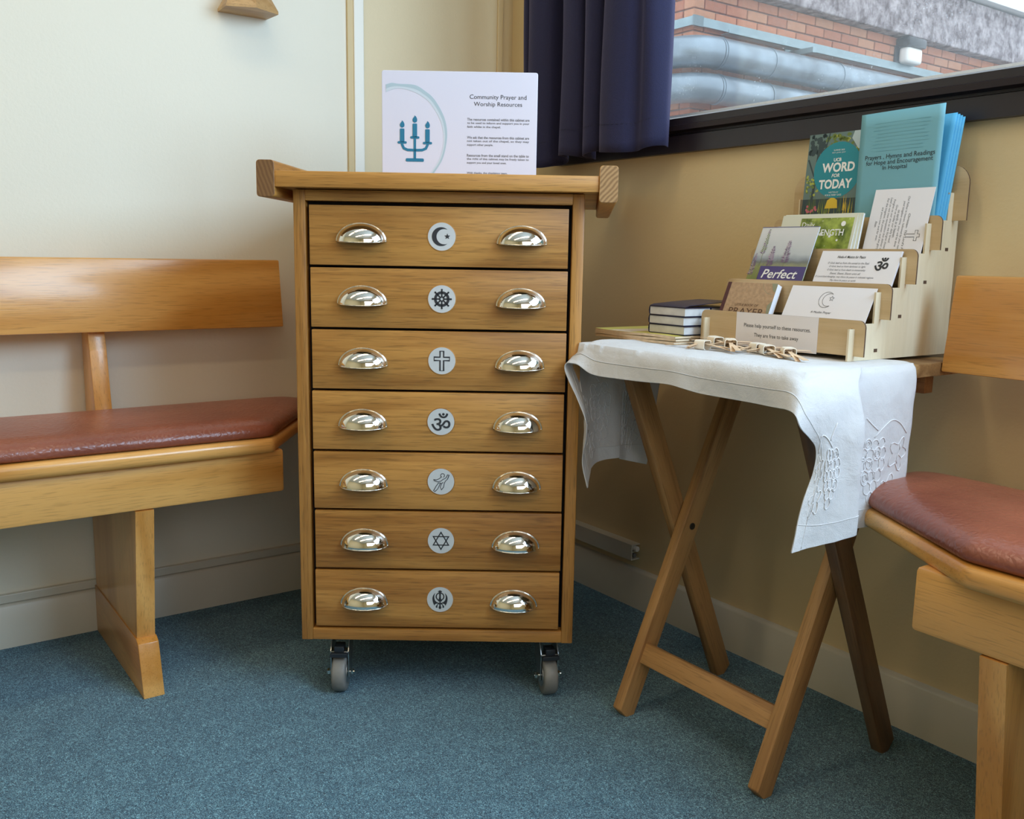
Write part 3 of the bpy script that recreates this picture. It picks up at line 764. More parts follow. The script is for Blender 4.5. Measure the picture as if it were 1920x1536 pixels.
# castors
def castor(x, y, ang, brake=True):
    c = empty('castor', (x, y, 0), (0, 0, ang)); c.parent = cab
    R = 0.036
    mb = MB(); mb.lathe([(0.012, -0.0125), (0.030, -0.0135), (0.034, -0.0125), (R, -0.009), (R + 0.0004, 0.0), (R, 0.009), (0.034, 0.0125), (0.030, 0.0135), (0.012, 0.0125)], 'X', (0, 0, R), 40)
    mb.build('wheel', RUBBER, c, angle=50)
    mb = MB(); mb.cyl((-0.0142, 0, R), (0.0142, 0, R), 0.021, n=28)
    mb.build('hub', STEEL, c, angle=40)
    mb = MB()
    for sx_ in (-1, 1):
        mb.prism([(-0.014, 0.082), (-0.012, 0.066), (-0.010, 0.030), (0.0, 0.024), (0.012, 0.030), (0.034, 0.070), (0.036, 0.106), (0.004, 0.106)], 'YZ', sx_ * 0.0165 - 0.0009, sx_ * 0.0165 + 0.0009)
    mb.box(-0.0174, 0.0174, 0.004, 0.036, 0.103, 0.1055, 0.0008)
    mb.box(-0.0174, 0.0174, -0.0155, 0.004, 0.080, 0.0825, 0.0008)
    mb.build('fork', STEEL, c, angle=40)
    mb = MB(); mb.box(-0.025, 0.025, -0.010, 0.052, 0.1105, 0.1160, 0.001).cyl((0, 0.020, 0.105), (0, 0.020, 0.1112), 0.019)
    mb.build('top_plate', STEEL, c, angle=40)
    mb = MB(); mb.cyl((-0.026, 0, R), (0.026, 0, R), 0.0032).cyl((-0.0255, 0, R), (-0.0190, 0, R), 0.0063, n=6, bev=0.001).cyl((0.0185, 0, R), (0.0235, 0, R), 0.0058, n=6, bev=0.001)
    mb.build('axle_bolt', CHROME, c, angle=40)
    if brake:
        mb = MB(); mb.prism(round_poly([(-0.0165, 0.0735), (0.0165, 0.0735), (0.0165, 0.0815), (-0.0165, 0.0815)], 0.003, 4), 'XZ', -0.024, -0.010, 0.0006, 1)
        mb.box(-0.009, 0.009, -0.020, 0.004, 0.0815, 0.094, 0.001)
        mb.build('brake_pedal', DARKSTEEL, c, angle=40)
castor(-0.1855, 0.040, 0.0); castor(0.2075, 0.040, radians(12)); castor(-0.1855, 0.47, 0.1, False); castor(0.19, 0.47, -0.1, False)

# sign standing on the tray
so = W0 + U * 0.2085 + NN * (-0.16) + Vector((0, 0, 0.9557))
BLUEP = plain('petrol_blue_print', (0.012, 0.17, 0.30), 0.5)
PALEB = plain('pale_blue_grey_print', (0.40, 0.52, 0.59), 0.5)
PALEB2 = plain('faint_blue_print', (0.55, 0.63, 0.71), 0.5)
sign = tag(card_frame('tabletop_sign', so, U, (0, 0, 1)), 'white landscape notice with blue candle emblem standing on the cabinet top', 'sign')
SW, SH = 0.294, 0.206
mb = MB(); mb.prism(round_poly([(-SW / 2, 0), (SW / 2, 0), (SW / 2, SH), (-SW / 2, SH)], [0.001, 0.001, 0.004, 0.004], 4), 'XY', -0.018, 0.0, 0.0008, 1)
mb.build('sign_block', plain('glossy_white_board', (0.68, 0.68, 0.80), 0.25, coat=0.3), sign, angle=40)
a = Art()
# curved band
pts_o = [(-0.139, 0.180), (-0.128, 0.183), (-0.115, 0.1815), (-0.085, 0.180), (-0.066, 0.170), (-0.048, 0.155), (-0.030, 0.125), (-0.0235, 0.098), (-0.025, 0.072), (-0.032, 0.045), (-0.046, 0.022), (-0.058, 0.006)]
pts_i = [(-0.139, 0.166), (-0.128, 0.171), (-0.112, 0.1735), (-0.088, 0.168), (-0.068, 0.158), (-0.052, 0.143), (-0.037, 0.118), (-0.031, 0.096), (-0.0305, 0.072), (-0.038, 0.045), (-0.053, 0.022), (-0.070, 0.006)]
def _cr(P, n):
    out = []
    for q in range(n + 1):
        x = q / n * (len(P) - 1); i = min(int(x), len(P) - 2); f = x - i
        p0, p1, p2, p3 = P[max(i - 1, 0)], P[i], P[i + 1], P[min(i + 2, len(P) - 1)]
        out.append(tuple(0.5 * (2 * b_ + (c_ - a_) * f + (2 * a_ - 5 * b_ + 4 * c_ - d_) * f * f + (3 * b_ - a_ - 3 * c_ + d_) * f ** 3) for a_, b_, c_, d_ in zip(p0, p1, p2, p3)))
    return out
pts_o, pts_i = _cr(pts_o, 60), _cr(pts_i, 60)
for k in range(len(pts_o) - 1):
    a.poly([pts_o[k], pts_o[k + 1], pts_i[k + 1], pts_i[k]], PALEB2, 0.0)
md = [((o_[0] * 0.45 + i_[0] * 0.55), (o_[1] * 0.45 + i_[1] * 0.55)) for o_, i_ in zip(pts_o, pts_i)]
for k in range(len(pts_o) - 1):
    a.poly([pts_o[k], pts_o[k + 1], md[k + 1], md[k]], PALEB, 0.0001)
a.build('curved_band', sign); a = Art()
# candelabrum
cx, cb = -0.0845, 0.046
a.poly(round_poly([(cx - 0.0175, cb - 0.006), (cx + 0.0175, cb - 0.006), (cx + 0.0170, cb), (cx - 0.0170, cb)], 0.002, 3), BLUEP, 0.0003)
a.rect(cx - 0.0024, cx + 0.0024, cb - 0.001, cb + 0.040, BLUEP, 0.0003)
a.stroke([(cx - 0.024, cb + 0.032), (cx - 0.024, cb + 0.025), (cx - 0.021, cb + 0.0185), (cx - 0.014, cb + 0.0155), (cx, cb + 0.015), (cx + 0.014, cb + 0.0155), (cx + 0.021, cb + 0.0185), (cx + 0.024, cb + 0.025), (cx + 0.024, cb + 0.032)], 0.0048, BLUEP, 0.0003)
for dx, by in ((-0.024, cb + 0.029), (0, cb + 0.0385), (0.024, cb + 0.0285)):
    a.poly(round_poly([(cx + dx - 0.0088, by - 0.0022), (cx + dx + 0.0088, by - 0.0022), (cx + dx + 0.0088, by + 0.0022), (cx + dx - 0.0088, by + 0.0022)], 0.0021, 4), BLUEP, 0.0004)
    a.poly(round_poly([(cx + dx - 0.0043, by), (cx + dx + 0.0043, by), (cx + dx + 0.0043, by + 0.0255), (cx + dx - 0.0043, by + 0.0255)], 0.0015, 3), BLUEP, 0.0004)
    fl = [(0, 0.027), (-0.003, 0.0285), (-0.0045, 0.0318), (-0.0035, 0.035), (-0.001, 0.0378), (-0.0003, 0.0405), (0.0025, 0.038), (0.0042, 0.0345), (0.0045, 0.0315), (0.0035, 0.0285)]
    a.poly([(cx + dx + u, by + v) for u, v in fl], BLUEP, 0.0004)
a.build('candle_emblem', sign); a = Art()
a.text('Community Prayer and', 0.0725, 0.1595, INK, width=0.107, height=0.0105)
a.text('Worship Resources', 0.0725, 0.1465, INK, width=0.091, height=0.0100)
body = [('The resources contained within this cabinet are', .1195), ('to be used to inform and support you in your', .1125), ('faith whilst in the chapel.', .1055),
        ('We ask that the resources from this cabinet are', .0865), ('not taken out of the chapel, so they may', .0795), ('support other people.', .0725),
        ('Resources from the small stand on the table to', .0535), ('the right of this cabinet may be freely taken to', .0465), ('support you and your loved ones.', .0395), ('With thanks, the chaplaincy team.', .0205)]
for s_, y in body:
    full = len(s_) > 38
    a.text(s_, 0.0145, y, GREYINK, width=0.118 if full else 0.118 * len(s_) / 50, height=0.0050, align='LEFT', bold=0.018)
a.build('printed_text', sign)

# ------------------------------------------------------------------ wall shelf block, top left
sh = tag(empty('wall_bracket', (0, -0.727, 1.331)), 'small pale oak angular bracket on the off-white wall above the left bench', 'bracket')
bot = [(0.0, -0.780), (0.0, -0.673), (0.062, -0.668), (0.086, -0.727), (0.063, -0.782)]
bot = [(0.0, -0.781), (0.0, -0.672), (0.060, -0.668), (0.0865, -0.7265), (0.0625, -0.7835)]
mb = MB(); bm = mb.bm
def ring_at(z, k, dz=0):
    return [bm.verts.new((p[0] * k[0], -0.727 + (p[1] + 0.727) * k[1], z)) for p in bot]
r0 = ring_at(1.3310, (1, 1)); r1 = ring_at(1.3370, (1.0, 1.0)); r2 = ring_at(1.372, (0.97, 0.62)); r3 = ring_at(1.45, (0.9, 0.5))
for A_, B_ in ((r0, r1), (r1, r2), (r2, r3)):
    for i in range(5): bm.faces.new((A_[i], A_[(i + 1) % 5], B_[(i + 1) % 5], B_[i]))
bm.faces.new(r0); bm.faces.new(r3)
bmesh.ops.recalc_face_normals(bm, faces=bm.faces)
o = mb.build('bracket_block', SHELFWOOD('Y'), sh); o.matrix_parent_inverse = Matrix.Translation((0, 0.727, -1.331))

# ------------------------------------------------------------------ cable trunking on the back wall
tk = tag(empty('cable_trunking', (0.30, -0.015, 0.116)), 'cut-off length of cream cable trunking on the wall right of the cabinet', 'trunking')
inv = Matrix.Translation((-0.30, 0.015, -0.116))
mb = MB(); mb.box(0.02, 0.556, -0.026, -0.0235, 0.117, 0.155).box(0.02, 0.556, -0.0235, 0, 0.1525, 0.155).box(0.02, 0.556, -0.0235, 0, 0.117, 0.1195).box(0.02, 0.552, -0.0235, 0, 0.134, 0.136)
o = mb.build('casing', GLOSS, tk); o.matrix_parent_inverse = inv
mb = MB(); mb.cyl((0.40, -0.012, 0.144), (0.562, -0.012, 0.144), 0.0065, bev=0.001)
o = mb.build('cable_end', plain('white_pvc', (0.8, 0.78, 0.72), 0.4), tk, angle=40); o.matrix_parent_inverse = inv
mb = MB(); mb.cyl((0.40, -0.012, 0.1265), (0.553, -0.012, 0.1265), 0.005)
o = mb.build('cable_end', plain('grey_pvc', (0.2, 0.19, 0.17), 0.4), tk, angle=40); o.matrix_parent_inverse = inv

# ------------------------------------------------------------------ curtain
vm, nt, b = nodes_of('navy_curtain'); L = nt.links
tc = nt.nodes.new('ShaderNodeTexCoord'); nn = nt.nodes.new('ShaderNodeTexNoise'); nn.inputs['Scale'].default_value = 420; nn.inputs['Detail'].default_value = 3
L.new(tc.outputs['Object'], nn.inputs['Vector'])
rr = nt.nodes.new('ShaderNodeValToRGB'); rr.color_ramp.elements[0].color = (0.006, 0.007, 0.032, 1); rr.color_ramp.elements[1].color = (0.014, 0.014, 0.062, 1)
L.new(nn.outputs['Fac'], rr.inputs['Fac']); L.new(rr.outputs['Color'], b.inputs['Base Color'])
b.inputs['Roughness'].default_value = 0.85; b.inputs['Sheen Weight'].default_value = 0.35; b.inputs['Sheen Roughness'].default_value = 0.45; b.inputs['Sheen Tint'].default_value = (0.45, 0.42, 0.75, 1)
bp = nt.nodes.new('ShaderNodeBump'); bp.inputs['Strength'].default_value = 0.5; bp.inputs['Distance'].default_value = 0.001
L.new(nn.outputs['Fac'], bp.inputs['Height']); L.new(bp.outputs['Normal'], b.inputs['Normal'])
ct = tag(empty('curtain', (0.42, -0.06, 1.05)), 'navy pleated curtain drawn back at the left end of the window', 'curtain')
# pleat path in plan (x, y)
ctrl = [(0.178, -0.050), (0.176, -0.085), (0.200, -0.090), (0.205, -0.055), (0.215, -0.098), (0.240, -0.110), (0.268, -0.104), (0.290, -0.088), (0.300, -0.050), (0.322, -0.050), (0.345, -0.075), (0.352, -0.108), (0.385, -0.112), (0.408, -0.098),
        (0.412, -0.060), (0.425, -0.060), (0.436, -0.108), (0.462, -0.118), (0.480, -0.100), (0.485, -0.065), (0.496, -0.070), (0.506, -0.116), (0.540, -0.128), (0.575, -0.118), (0.598, -0.098), (0.618, -0.100), (0.636, -0.088), (0.646, -0.060), (0.635, -0.035)]
def cr(P, t):
    n = len(P) - 1; x = min(max(t, 0), 1) * n; i = min(int(x), n - 1); f = x - i
    p0, p1, p2, p3 = P[max(i - 1, 0)], P[i], P[i + 1], P[min(i + 2, n)]
    return [0.5 * ((2 * b_) + (-a_ + c_) * f + (2 * a_ - 5 * b_ + 4 * c_ - d_) * f * f + (-a_ + 3 * b_ - 3 * c_ + d_) * f ** 3) for a_, b_, c_, d_ in zip(p0, p1, p2, p3)]
def cur(u, v):
    x, y = cr(ctrl, u)
    z = 1.049 + v * 1.25 + 0.006 * sin(u * 21) * (1 - v) ** 3 - 0.012 * math.exp(-((u - 0.2) / 0.12) ** 2) * (1 - v)
    k = 1 - 0.28 * v
    ym = -0.085
    x = 0.42 + (x - 0.42) * (1 - 0.02 * v) + 0.003 * sin(v * 9 + u * 14)
    y = ym + (y - ym) * (0.9 + 0.15 * sin(v * 2.2)) + 0.002 * sin(v * 13 + u * 30)
    return Vector((x, y - 0.004, z))
mb = MB(); mb.grid(cur, 260, 60)
cl = mb.build('curtain_fabric', vm, ct, smooth=True); cl.matrix_parent_inverse = Matrix.Translation((-0.42, 0.06, -1.05))
sd = cl.modifiers.new('s', 'SOLIDIFY'); sd.thickness = 0.0022; sd.offset = 0
mb = MB()
for k in range(90):
    u0 = 0.02 + 0.96 * k / 90; p = cur(u0, 0.046); q = cur(u0 + 0.0045, 0.046)
    dv = Vector((0, -0.0018, 0))
    mb.tube([p + dv, q + dv], 0.0005, 5)
st = mb.build('hem_stitching', plain('dark_navy_thread', (0.01, 0.01, 0.03), 0.7), ct); st.matrix_parent_inverse = cl.matrix_parent_inverse.copy(); st['kind'] = 'stuff'

# ------------------------------------------------------------------ folding table
TT = 0.670
tb = tag(empty('folding_table', (1.085, -0.25, 0)), 'small folding wooden table with crossed legs under a white cloth', 'table')
TINV = Matrix.Translation((-1.085, 0.25, 0))
def tpart(mb, name, mat, **k):
    o = mb.build(name, mat, tb, **k); o.matrix_parent_inverse = TINV.copy(); return o
DARKTOP = wood('aged_table_top_', (0.42, 0.25, 0.10), (0.20, 0.10, 0.035), 'X', 1.0, 0.6, 0.45, 0.3, 0.1, 18.0)
tpart(MB().prism(round_poly([(0.845, -0.445), (1.322, -0.445), (1.322, -0.035), (0.845, -0.035)], 0.012, 4), 'XY', TT - 0.021, TT, 0.003), 'tabletop', DARKTOP, angle=40)
def slanted_leg(x0, x1, yb, zt, yt, mat, w=0.0195):
    """leg of the crossed pair in its own frame, grain along it"""
    bot_, top_ = Vector(((x0 + x1) / 2, yb, 0)), Vector(((x0 + x1) / 2, yt, zt))
    d = top_ - bot_; Ln = d.length
    mb = MB(); mb.box(-(x1 - x0) / 2, (x1 - x0) / 2, -w, w, 0.0, Ln, 0.003)
    ang = math.atan2(-d.y, d.z)
    bmx = mb.bm
    for v in bmx.verts:      # cut the foot and head level with the floor
        if v.co.z < 0.02: v.co.z += math.tan(ang) * -v.co.y * -1.0
        if v.co.z > Ln - 0.02 and v.co.z <= Ln + 0.001: v.co.z += math.tan(ang) * v.co.y
    o = mb.build('leg', mat, tb, angle=40)
    M = Matrix.Translation(bot_) @ Matrix.Rotation(ang, 4, 'X')
    o.matrix_parent_inverse = TINV.copy(); o.matrix_basis = M
    return o
slanted_leg(0.926, 0.948, -0.395, 0.648, -0.112, TEAK('Z'))
slanted_leg(0.902, 0.924, -0.105, 0.648, -0.385, TEAK('Z'))
slanted_leg(1.238, 1.260, -0.395, 0.648, -0.112, TEAK('Z'))
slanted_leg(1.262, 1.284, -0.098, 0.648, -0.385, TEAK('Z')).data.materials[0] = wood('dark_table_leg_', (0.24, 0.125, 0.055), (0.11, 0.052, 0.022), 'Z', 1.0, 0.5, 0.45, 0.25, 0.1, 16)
sr = MB().box(-0.145, 0.145, -0.009, 0.009, -0.019, 0.019, 0.002)
o = sr.build('stretcher', TEAK('X'), tb, angle=40); o.matrix_parent_inverse = TINV.copy()
o.matrix_basis = Matrix.Translation((1.093, -0.352, 0.112)) @ Matrix.Rotation(-0.41, 4, 'X')
sr = MB().box(-0.155, 0.155, -0.009, 0.009, -0.016, 0.016, 0.002)
o = sr.build('stretcher', TEAK('X'), tb, angle=40); o.matrix_parent_inverse = TINV.copy()
o.matrix_basis = Matrix.Translation((1.093, -0.150, 0.628)) @ Matrix.Rotation(-0.41, 4, 'X')
tpart(MB().box(0.88, 1.287, -0.095, -0.070, TT - 0.055, TT - 0.0212, 0.002), 'batten', TEAK('X'), angle=40)
for x in (0.949, 1.2375):
    tpart(MB().cyl((x - 0.001, -0.248, 0.335), (x + 0.0012, -0.248, 0.335), 0.0065, n=16, bev=0.0006), 'pivot_bolt', plain('dark_bolt', (0.06, 0.055, 0.05), 0.4, 0.8), angle=40)

# ------------------------------------------------------------------ table cloth
TZ = TT + 0.0035
rows = [
 # back, back-mid, fold, front edge, strip end
 [(0.850, -0.275, .436), (0.838, -0.315, .446), (0.846, -0.350, .456), (0.842, -0.400, .450), (0.908, -0.468, .428)],
 [(0.842, -0.255, .500), (0.832, -0.300, .500), (0.840, -0.345, .500), (0.842, -0.410, .500), (0.900, -0.476, .475)],
 [(0.838, -0.238, .580), (0.830, -0.290, .580), (0.834, -0.340, .580), (0.842, -0.420, .570), (0.912, -0.480, .545)],
 [(0.832, -0.220, .645), (0.828, -0.280, .645), (0.828, -0.335, .645), (0.832, -0.428, .640), (0.852, -0.480, .628)],
 [(0.848, -0.205, TZ), (0.846, -0.270, TZ), (0.848, -0.335, TZ), (0.856, -0.430, TZ), (0.872, -0.474, .640)],
 [(0.900, -0.200, TZ), (0.900, -0.265, TZ), (0.900, -0.335, TZ), (0.905, -0.436, TZ), (0.912, -0.470, .6265)],
 [(0.960, -0.198, TZ), (0.960, -0.262, TZ), (0.960, -0.335, TZ), (0.965, -0.440, TZ), (0.972, -0.466, .6255)],
 [(1.020, -0.197, TZ), (1.020, -0.262, TZ), (1.020, -0.335, TZ), (1.022, -0.442, TZ), (1.030, -0.462, .6270)],
 [(1.080, -0.196, TZ), (1.080, -0.262, TZ), (1.080, -0.335, TZ), (1.084, -0.444, TZ), (1.092, -0.466, .6300)],
 [(1.140, -0.196, TZ), (1.140, -0.262, TZ), (1.140, -0.335, TZ), (1.142, -0.444, TZ), (1.150, -0.460, .6240)],
 [(1.200, -0.196, TZ), (1.200, -0.262, TZ), (1.200, -0.335, TZ), (1.204, -0.446, TZ), (1.212, -0.462, .6235)],
 [(1.260, -0.196, TZ), (1.260, -0.262, TZ), (1.260, -0.335, TZ), (1.262, -0.447, TZ), (1.274, -0.466, .6235)],
 [(1.318, -0.196, TZ), (1.318, -0.262, TZ), (1.318, -0.340, TZ), (1.316, -0.448, TZ - .002), (1.330, -0.482, .6240)],
 [(1.334, -0.200, .655), (1.336, -0.270, .652), (1.338, -0.350, .650), (1.342, -0.448, .640), (1.345, -0.480, .605)],
 [(1.336, -0.205, .600), (1.340, -0.280, .600), (1.350, -0.362, .600), (1.350, -0.425, .590), (1.340, -0.442, .575)],
 [(1.336, -0.207, .550), (1.338, -0.285, .550), (1.356, -0.364, .550), (1.352, -0.420, .540), (1.338, -0.440, .540)],
 [(1.336, -0.208, .490), (1.336, -0.285, .490), (1.358, -0.364, .495), (1.352, -0.425, .490), (1.338, -0.456, .495)],
 [(1.336, -0.209, .440), (1.336, -0.285, .440), (1.358, -0.364, .445), (1.350, -0.435, .437), (1.338, -0.473, .431)],
]
for i_, r_ in enumerate(rows):
    P_, M_ = r_[1], r_[2]
    if i_ >= 13:
        r_.insert(2, (1.333, -0.345, P_[2])); r_[3] = (1.364 if i_ > 13 else 1.348, -0.368, M_[2])
    else: r_.insert(2, tuple(a_ * 0.35 + b_ * 0.65 for a_, b_ in zip(P_, M_)))
def cloth_pt(u, v):
    row = []
    cols = [[r_[j] for r_ in rows] for j in range(6)]
    vals = [cr(c_, u) for c_ in cols]
    # denser weighting so that the strip beyond the front edge takes one quarter
    p = Vector(cr(vals, v))
    hang = max(0.0, min(1.0, (TT - p.z) / 0.05))
    if hang > 0:
        w = mnoise.noise(Vector((p.x * 14, p.y * 22, p.z * 9))) * 0.0045 + mnoise.noise(Vector((p.x * 50, p.y * 60, p.z * 30 + 5))) * 0.0012
        if p.x > 1.31: p.x += w * hang
        elif p.x < 0.86: p.x -= w * hang
        else: p.y += w * 0.8 * hang - 0.002 * hang
    else:
        p.z += 0.0006 * max(0, mnoise.noise(Vector((p.x * 60, p.y * 60, 0))))
    if p.z < TZ and 0.84 < p.x < 1.326 and p.y > -0.449: p.z = max(p.z, TZ - 0.0003) if p.z > TT - 0.012 else p.z
    return p
fm, nt, b = nodes_of('white_linen'); L = nt.links
out = nt.nodes['Material Output']
b.inputs['Base Color'].default_value = (0.84, 0.84, 0.85, 1); b.inputs['Roughness'].default_value = 0.85
b.inputs['Sheen Weight'].default_value = 0.2
tc = nt.nodes.new('ShaderNodeTexCoord')
wv = nt.nodes.new('ShaderNodeTexNoise'); wv.inputs['Scale'].default_value = 900; nn = nt.nodes.new('ShaderNodeTexNoise'); nn.inputs['Scale'].default_value = 26; nn.inputs['Detail'].default_value = 5; nn.inputs['Distortion'].default_value = 0.3
L.new(tc.outputs['Object'], wv.inputs['Vector']); L.new(tc.outputs['Object'], nn.inputs['Vector'])
ad = nt.nodes.new('ShaderNodeMath'); ad.operation = 'MULTIPLY_ADD'; ad.inputs[1].default_value = 0.12; L.new(wv.outputs['Fac'], ad.inputs[0]); L.new(nn.outputs['Fac'], ad.inputs[2])
bp = nt.nodes.new('ShaderNodeBump'); bp.inputs['Strength'].default_value = 0.75; bp.inputs['Distance'].default_value = 0.006
L.new(ad.outputs[0], bp.inputs['Height']); L.new(bp.outputs['Normal'], b.inputs['Normal'])
tl = nt.nodes.new('ShaderNodeBsdfTranslucent'); tl.inputs['Color'].default_value = (0.85, 0.84, 0.82, 1)
ms = nt.nodes.new('ShaderNodeMixShader'); ms.inputs['Fac'].default_value = 0.28
L.new(b.outputs[0], ms.inputs[1]); L.new(tl.outputs[0], ms.inputs[2]); L.new(ms.outputs[0], out.inputs['Surface'])
LINEN = fm
tcl = tag(empty('table_cloth', (1.085, -0.32, TT)), 'white embroidered linen cloth draped over the small folding table', 'tablecloth')
CINV = Matrix.Translation((-1.085, 0.32, -TT))
mb = MB(); mb.grid(cloth_pt, 200, 64)
o = mb.build('cloth', LINEN, tcl, smooth=True); o.matrix_parent_inverse = CINV.copy()
sd = o.modifiers.new('s', 'SOLIDIFY'); sd.thickness = 0.0010; sd.offset = 0
# hem: a second narrow layer along the edges
def hem_grid(u0, u1, v0, v1, nu, nv, off):
    def f(a_, b_):
        u, v = u0 + (u1 - u0) * a_, v0 + (v1 - v0) * b_
        p = cloth_pt(u, v); e_ = 0.004
        t1 = cloth_pt(min(1, u + e_), v) - cloth_pt(max(0, u - e_), v); t2 = cloth_pt(u, min(1, v + e_)) - cloth_pt(u, max(0, v - e_))
        n_ = t1.cross(t2).normalized()
        return p + n_ * off
    return f
mb = MB()
mb.grid(hem_grid(0.0, 1.0, 0.91, 0.998, 200, 3, 0.0011), 200, 3)
mb.grid(hem_grid(0.0, 1.0, 0.91, 0.998, 200, 3, -0.0011), 200, 3)
mb.grid(hem_grid(0.001, 0.035, 0.0, 1.0, 3, 60, 0.0011), 3, 60)
mb.grid(hem_grid(0.965, 0.999, 0.0, 1.0, 3, 60, -0.0011), 3, 60)
mb.grid(hem_grid(0.965, 0.999, 0.0, 1.0, 3, 60, 0.0011), 3, 60)
for sd_ in (1, -1):
    mb.tube([hem_grid(u_ / 200, u_ / 200, 0.905, 0.905, 1, 1, sd_ * 0.0010)(0, 0) for u_ in range(1, 200)], 0.0007, 5)
    for uu in (0.036, 0.964): mb.tube([hem_grid(uu, uu, v_ / 60, v_ / 60, 1, 1, sd_ * 0.0010)(0, 0) for v_ in range(1, 60)], 0.0007, 5)
o = mb.build('hem', LINEN, tcl, smooth=True); o.matrix_parent_inverse = CINV.copy()
# raised embroidery: bunches of grapes, vine stems and leaves worked on both hanging ends
def on_cloth(u, v, side):
    f = hem_grid(u, u, v, v, 1, 1, side * 0.0010); return f(0, 0)
def emb(path, side, r=0.0007, closed=False):
    mb_ = EMB; mb_.tube([on_cloth(min(.999, max(.001, p[0])), min(.99, max(.01, p[1])), side) for p in path], r, 5, closed=closed)
EMB = MB()
_r0 = cloth_pt(0.99, 0.3); 
CU, CV = 0.0112 * 1.55, 0.036 * 1.65      # cloth parameters per centimetre
def motif(u0, v0, side, dn, mir, seed):
    """a bunch of grapes with stem and leaves; dn = +1 when u grows downwards"""
    rnd = random.Random(seed)
    P = lambda a_, b_: (u0 + dn * a_ * CU, v0 + mir * b_ * CV)
    for row_, n_ in enumerate((3, 4, 4, 3, 2, 1)):
        for k in range(n_):
            a_ = row_ * 0.92 + rnd.uniform(-.1, .1); b_ = (k - (n_ - 1) / 2) * 1.02 + rnd.uniform(-.1, .1)
            r_ = rnd.uniform(0.50, 0.62)
            emb([P(a_ + r_ * sin(2 * pi * j / 14), b_ + r_ * cos(2 * pi * j / 14)) for j in range(14)], side, 0.0007, True)
            if (row_ + k) % 3 == 0: emb([P(a_ + 0.3 * sin(2 * pi * j / 10), b_ + 0.3 * cos(2 * pi * j / 10)) for j in range(10)], side, 0.0005, True)
    emb([P(-0.7 - 1.6 * sin(j / 16 * pi) , -0.2 + 5.2 * j / 16) for j in range(17)], side, 0.0008)
    emb([P(-1.4 - 0.22 * j, 0.2 - 0.34 * j) for j in range(7)], side, 0.0008)
    for c, (la, lb) in enumerate(((1.2, 4.2), (4.4, 3.2))):
        emb([P(la + (1.25 + 0.38 * cos(5 * 2 * pi * j / 30)) * sin(2 * pi * j / 30), lb + (1.15 + 0.35 * cos(5 * 2 * pi * j / 30)) * cos(2 * pi * j / 30)) for j in range(30)], side, 0.0007, True)
        emb([P(la - 0.8 + 1.7 * j / 6, lb + 0.15 * sin(j)) for j in range(7)], side, 0.0006)
        emb([P(la + 0.1 + 0.5 * j / 3, lb + 0.8 * j / 3) for j in range(4)], side, 0.0005)
for sd_ in (1, -1):
    motif(0.868, 0.245, sd_, 1, -0.62, 3); motif(0.855, 0.80, sd_, 1, 0.5, 5)
    motif(0.125, 0.38, sd_, -1, -0.9, 9); motif(0.125, 0.72, sd_, -1, 0.5, 11)
o = EMB.build('embroidery', plain('white_thread', (0.80, 0.79, 0.80), 0.7), tcl, smooth=True); o.matrix_parent_inverse = CINV.copy(); o['kind'] = 'stuff'

TOPZ = TZ + 0.0012   # upper face of the cloth

# ------------------------------------------------------------------ tiered leaflet stand
st = tag(empty('leaflet_stand', (1.125, -0.15, TOPZ)), 'five-tier birch plywood leaflet stand on the white cloth by the wall', 'display stand')
SINV = Matrix.Translation((-1.125, 0.15, -TOPZ))
EDGE = plain('laser_cut_edge', (0.085, 0.045, 0.025), 0.7)
def spart(mb, name, mat, parent=None, **k):
    o = mb.build(name, mat, st, **k); o.matrix_parent_inverse = SINV.copy(); return o
Yt = [-0.27, -0.21, -0.15, -0.09, -0.033]
Ztop = [0.7355, 0.789, 0.842, 0.895, 0.945]
side = [(-0.283, TOPZ), (-0.283, 0.7225)]
for k in range(5):
    side += [(Yt[k], Ztop[k] - 0.0125)] if k else [(-0.2700, 0.7225)]
    side += [(Yt[k], Ztop[k] - 0.05), (Yt[k] + 0.0032, Ztop[k] - 0.05), (Yt[k] + 0.0032, Ztop[k] - 0.006)]
    if k < 4: side += [(Yt[k + 1] - 0.013, Ztop[k] - 0.006), (Yt[k + 1] - 0.013, Ztop[k + 1] - 0.0125)]
side += [(-0.0285, 0.955), (-0.020, 0.958), (-0.014, 0.95), (-0.014, TOPZ), (-0.255, TOPZ + 0.0), (-0.255, TOPZ + 0.0)]
side = [p for i, p in enumerate(side) if i == 0 or p != side[i - 1]]
PLYS = wood('birch_side_', (0.74, 0.64, 0.46), (0.66, 0.55, 0.37), 'Z', 0.6, 0.4, 0.5, 0.05, 0, 10)
for x in (0.9845, 1.2700):
    mb = MB(); mb.prism(side, 'YZ', x - 0.0016, x + 0.0016)
    o = spart(mb, 'side_panel', [PLYS])
for k in range(5):
    zt_ = Ztop[k]; zb_ = zt_ - 0.0535
    x0, x1 = 0.966, 1.2890
    yy = Yt[k]
    if k == 4:
        poly = round_poly([(x0 - 0.004, 0.889), (x1 + 0.006, 0.889), (x1 + 0.006, 0.976), (x0 - 0.004, 0.976)], [0, 0, 0.030, 0.030], 8)
    else:
        poly = round_poly([(x0, zb_), (x1, zb_), (x1, zt_), (x0, zt_)], [0, 0, 0.011, 0.011], 8)
    mb = MB(); mb.prism(poly, 'XZ', yy, yy + 0.0030)
    o = spart(mb, 'tier_panel', [PLY('X'), EDGE])
    for p_ in o.data.polygons:
        if abs(p_.normal.y) < 0.5: p_.material_index = 1
    # shelf under each tier
    y2 = Yt[k + 1] if k < 4 else -0.016
    spart(MB().box(0.986, 1.2683, yy + 0.0031, y2 - 0.0001, zb_ + 0.0005, zb_ + 0.0035), 'shelf', PLY('X'))
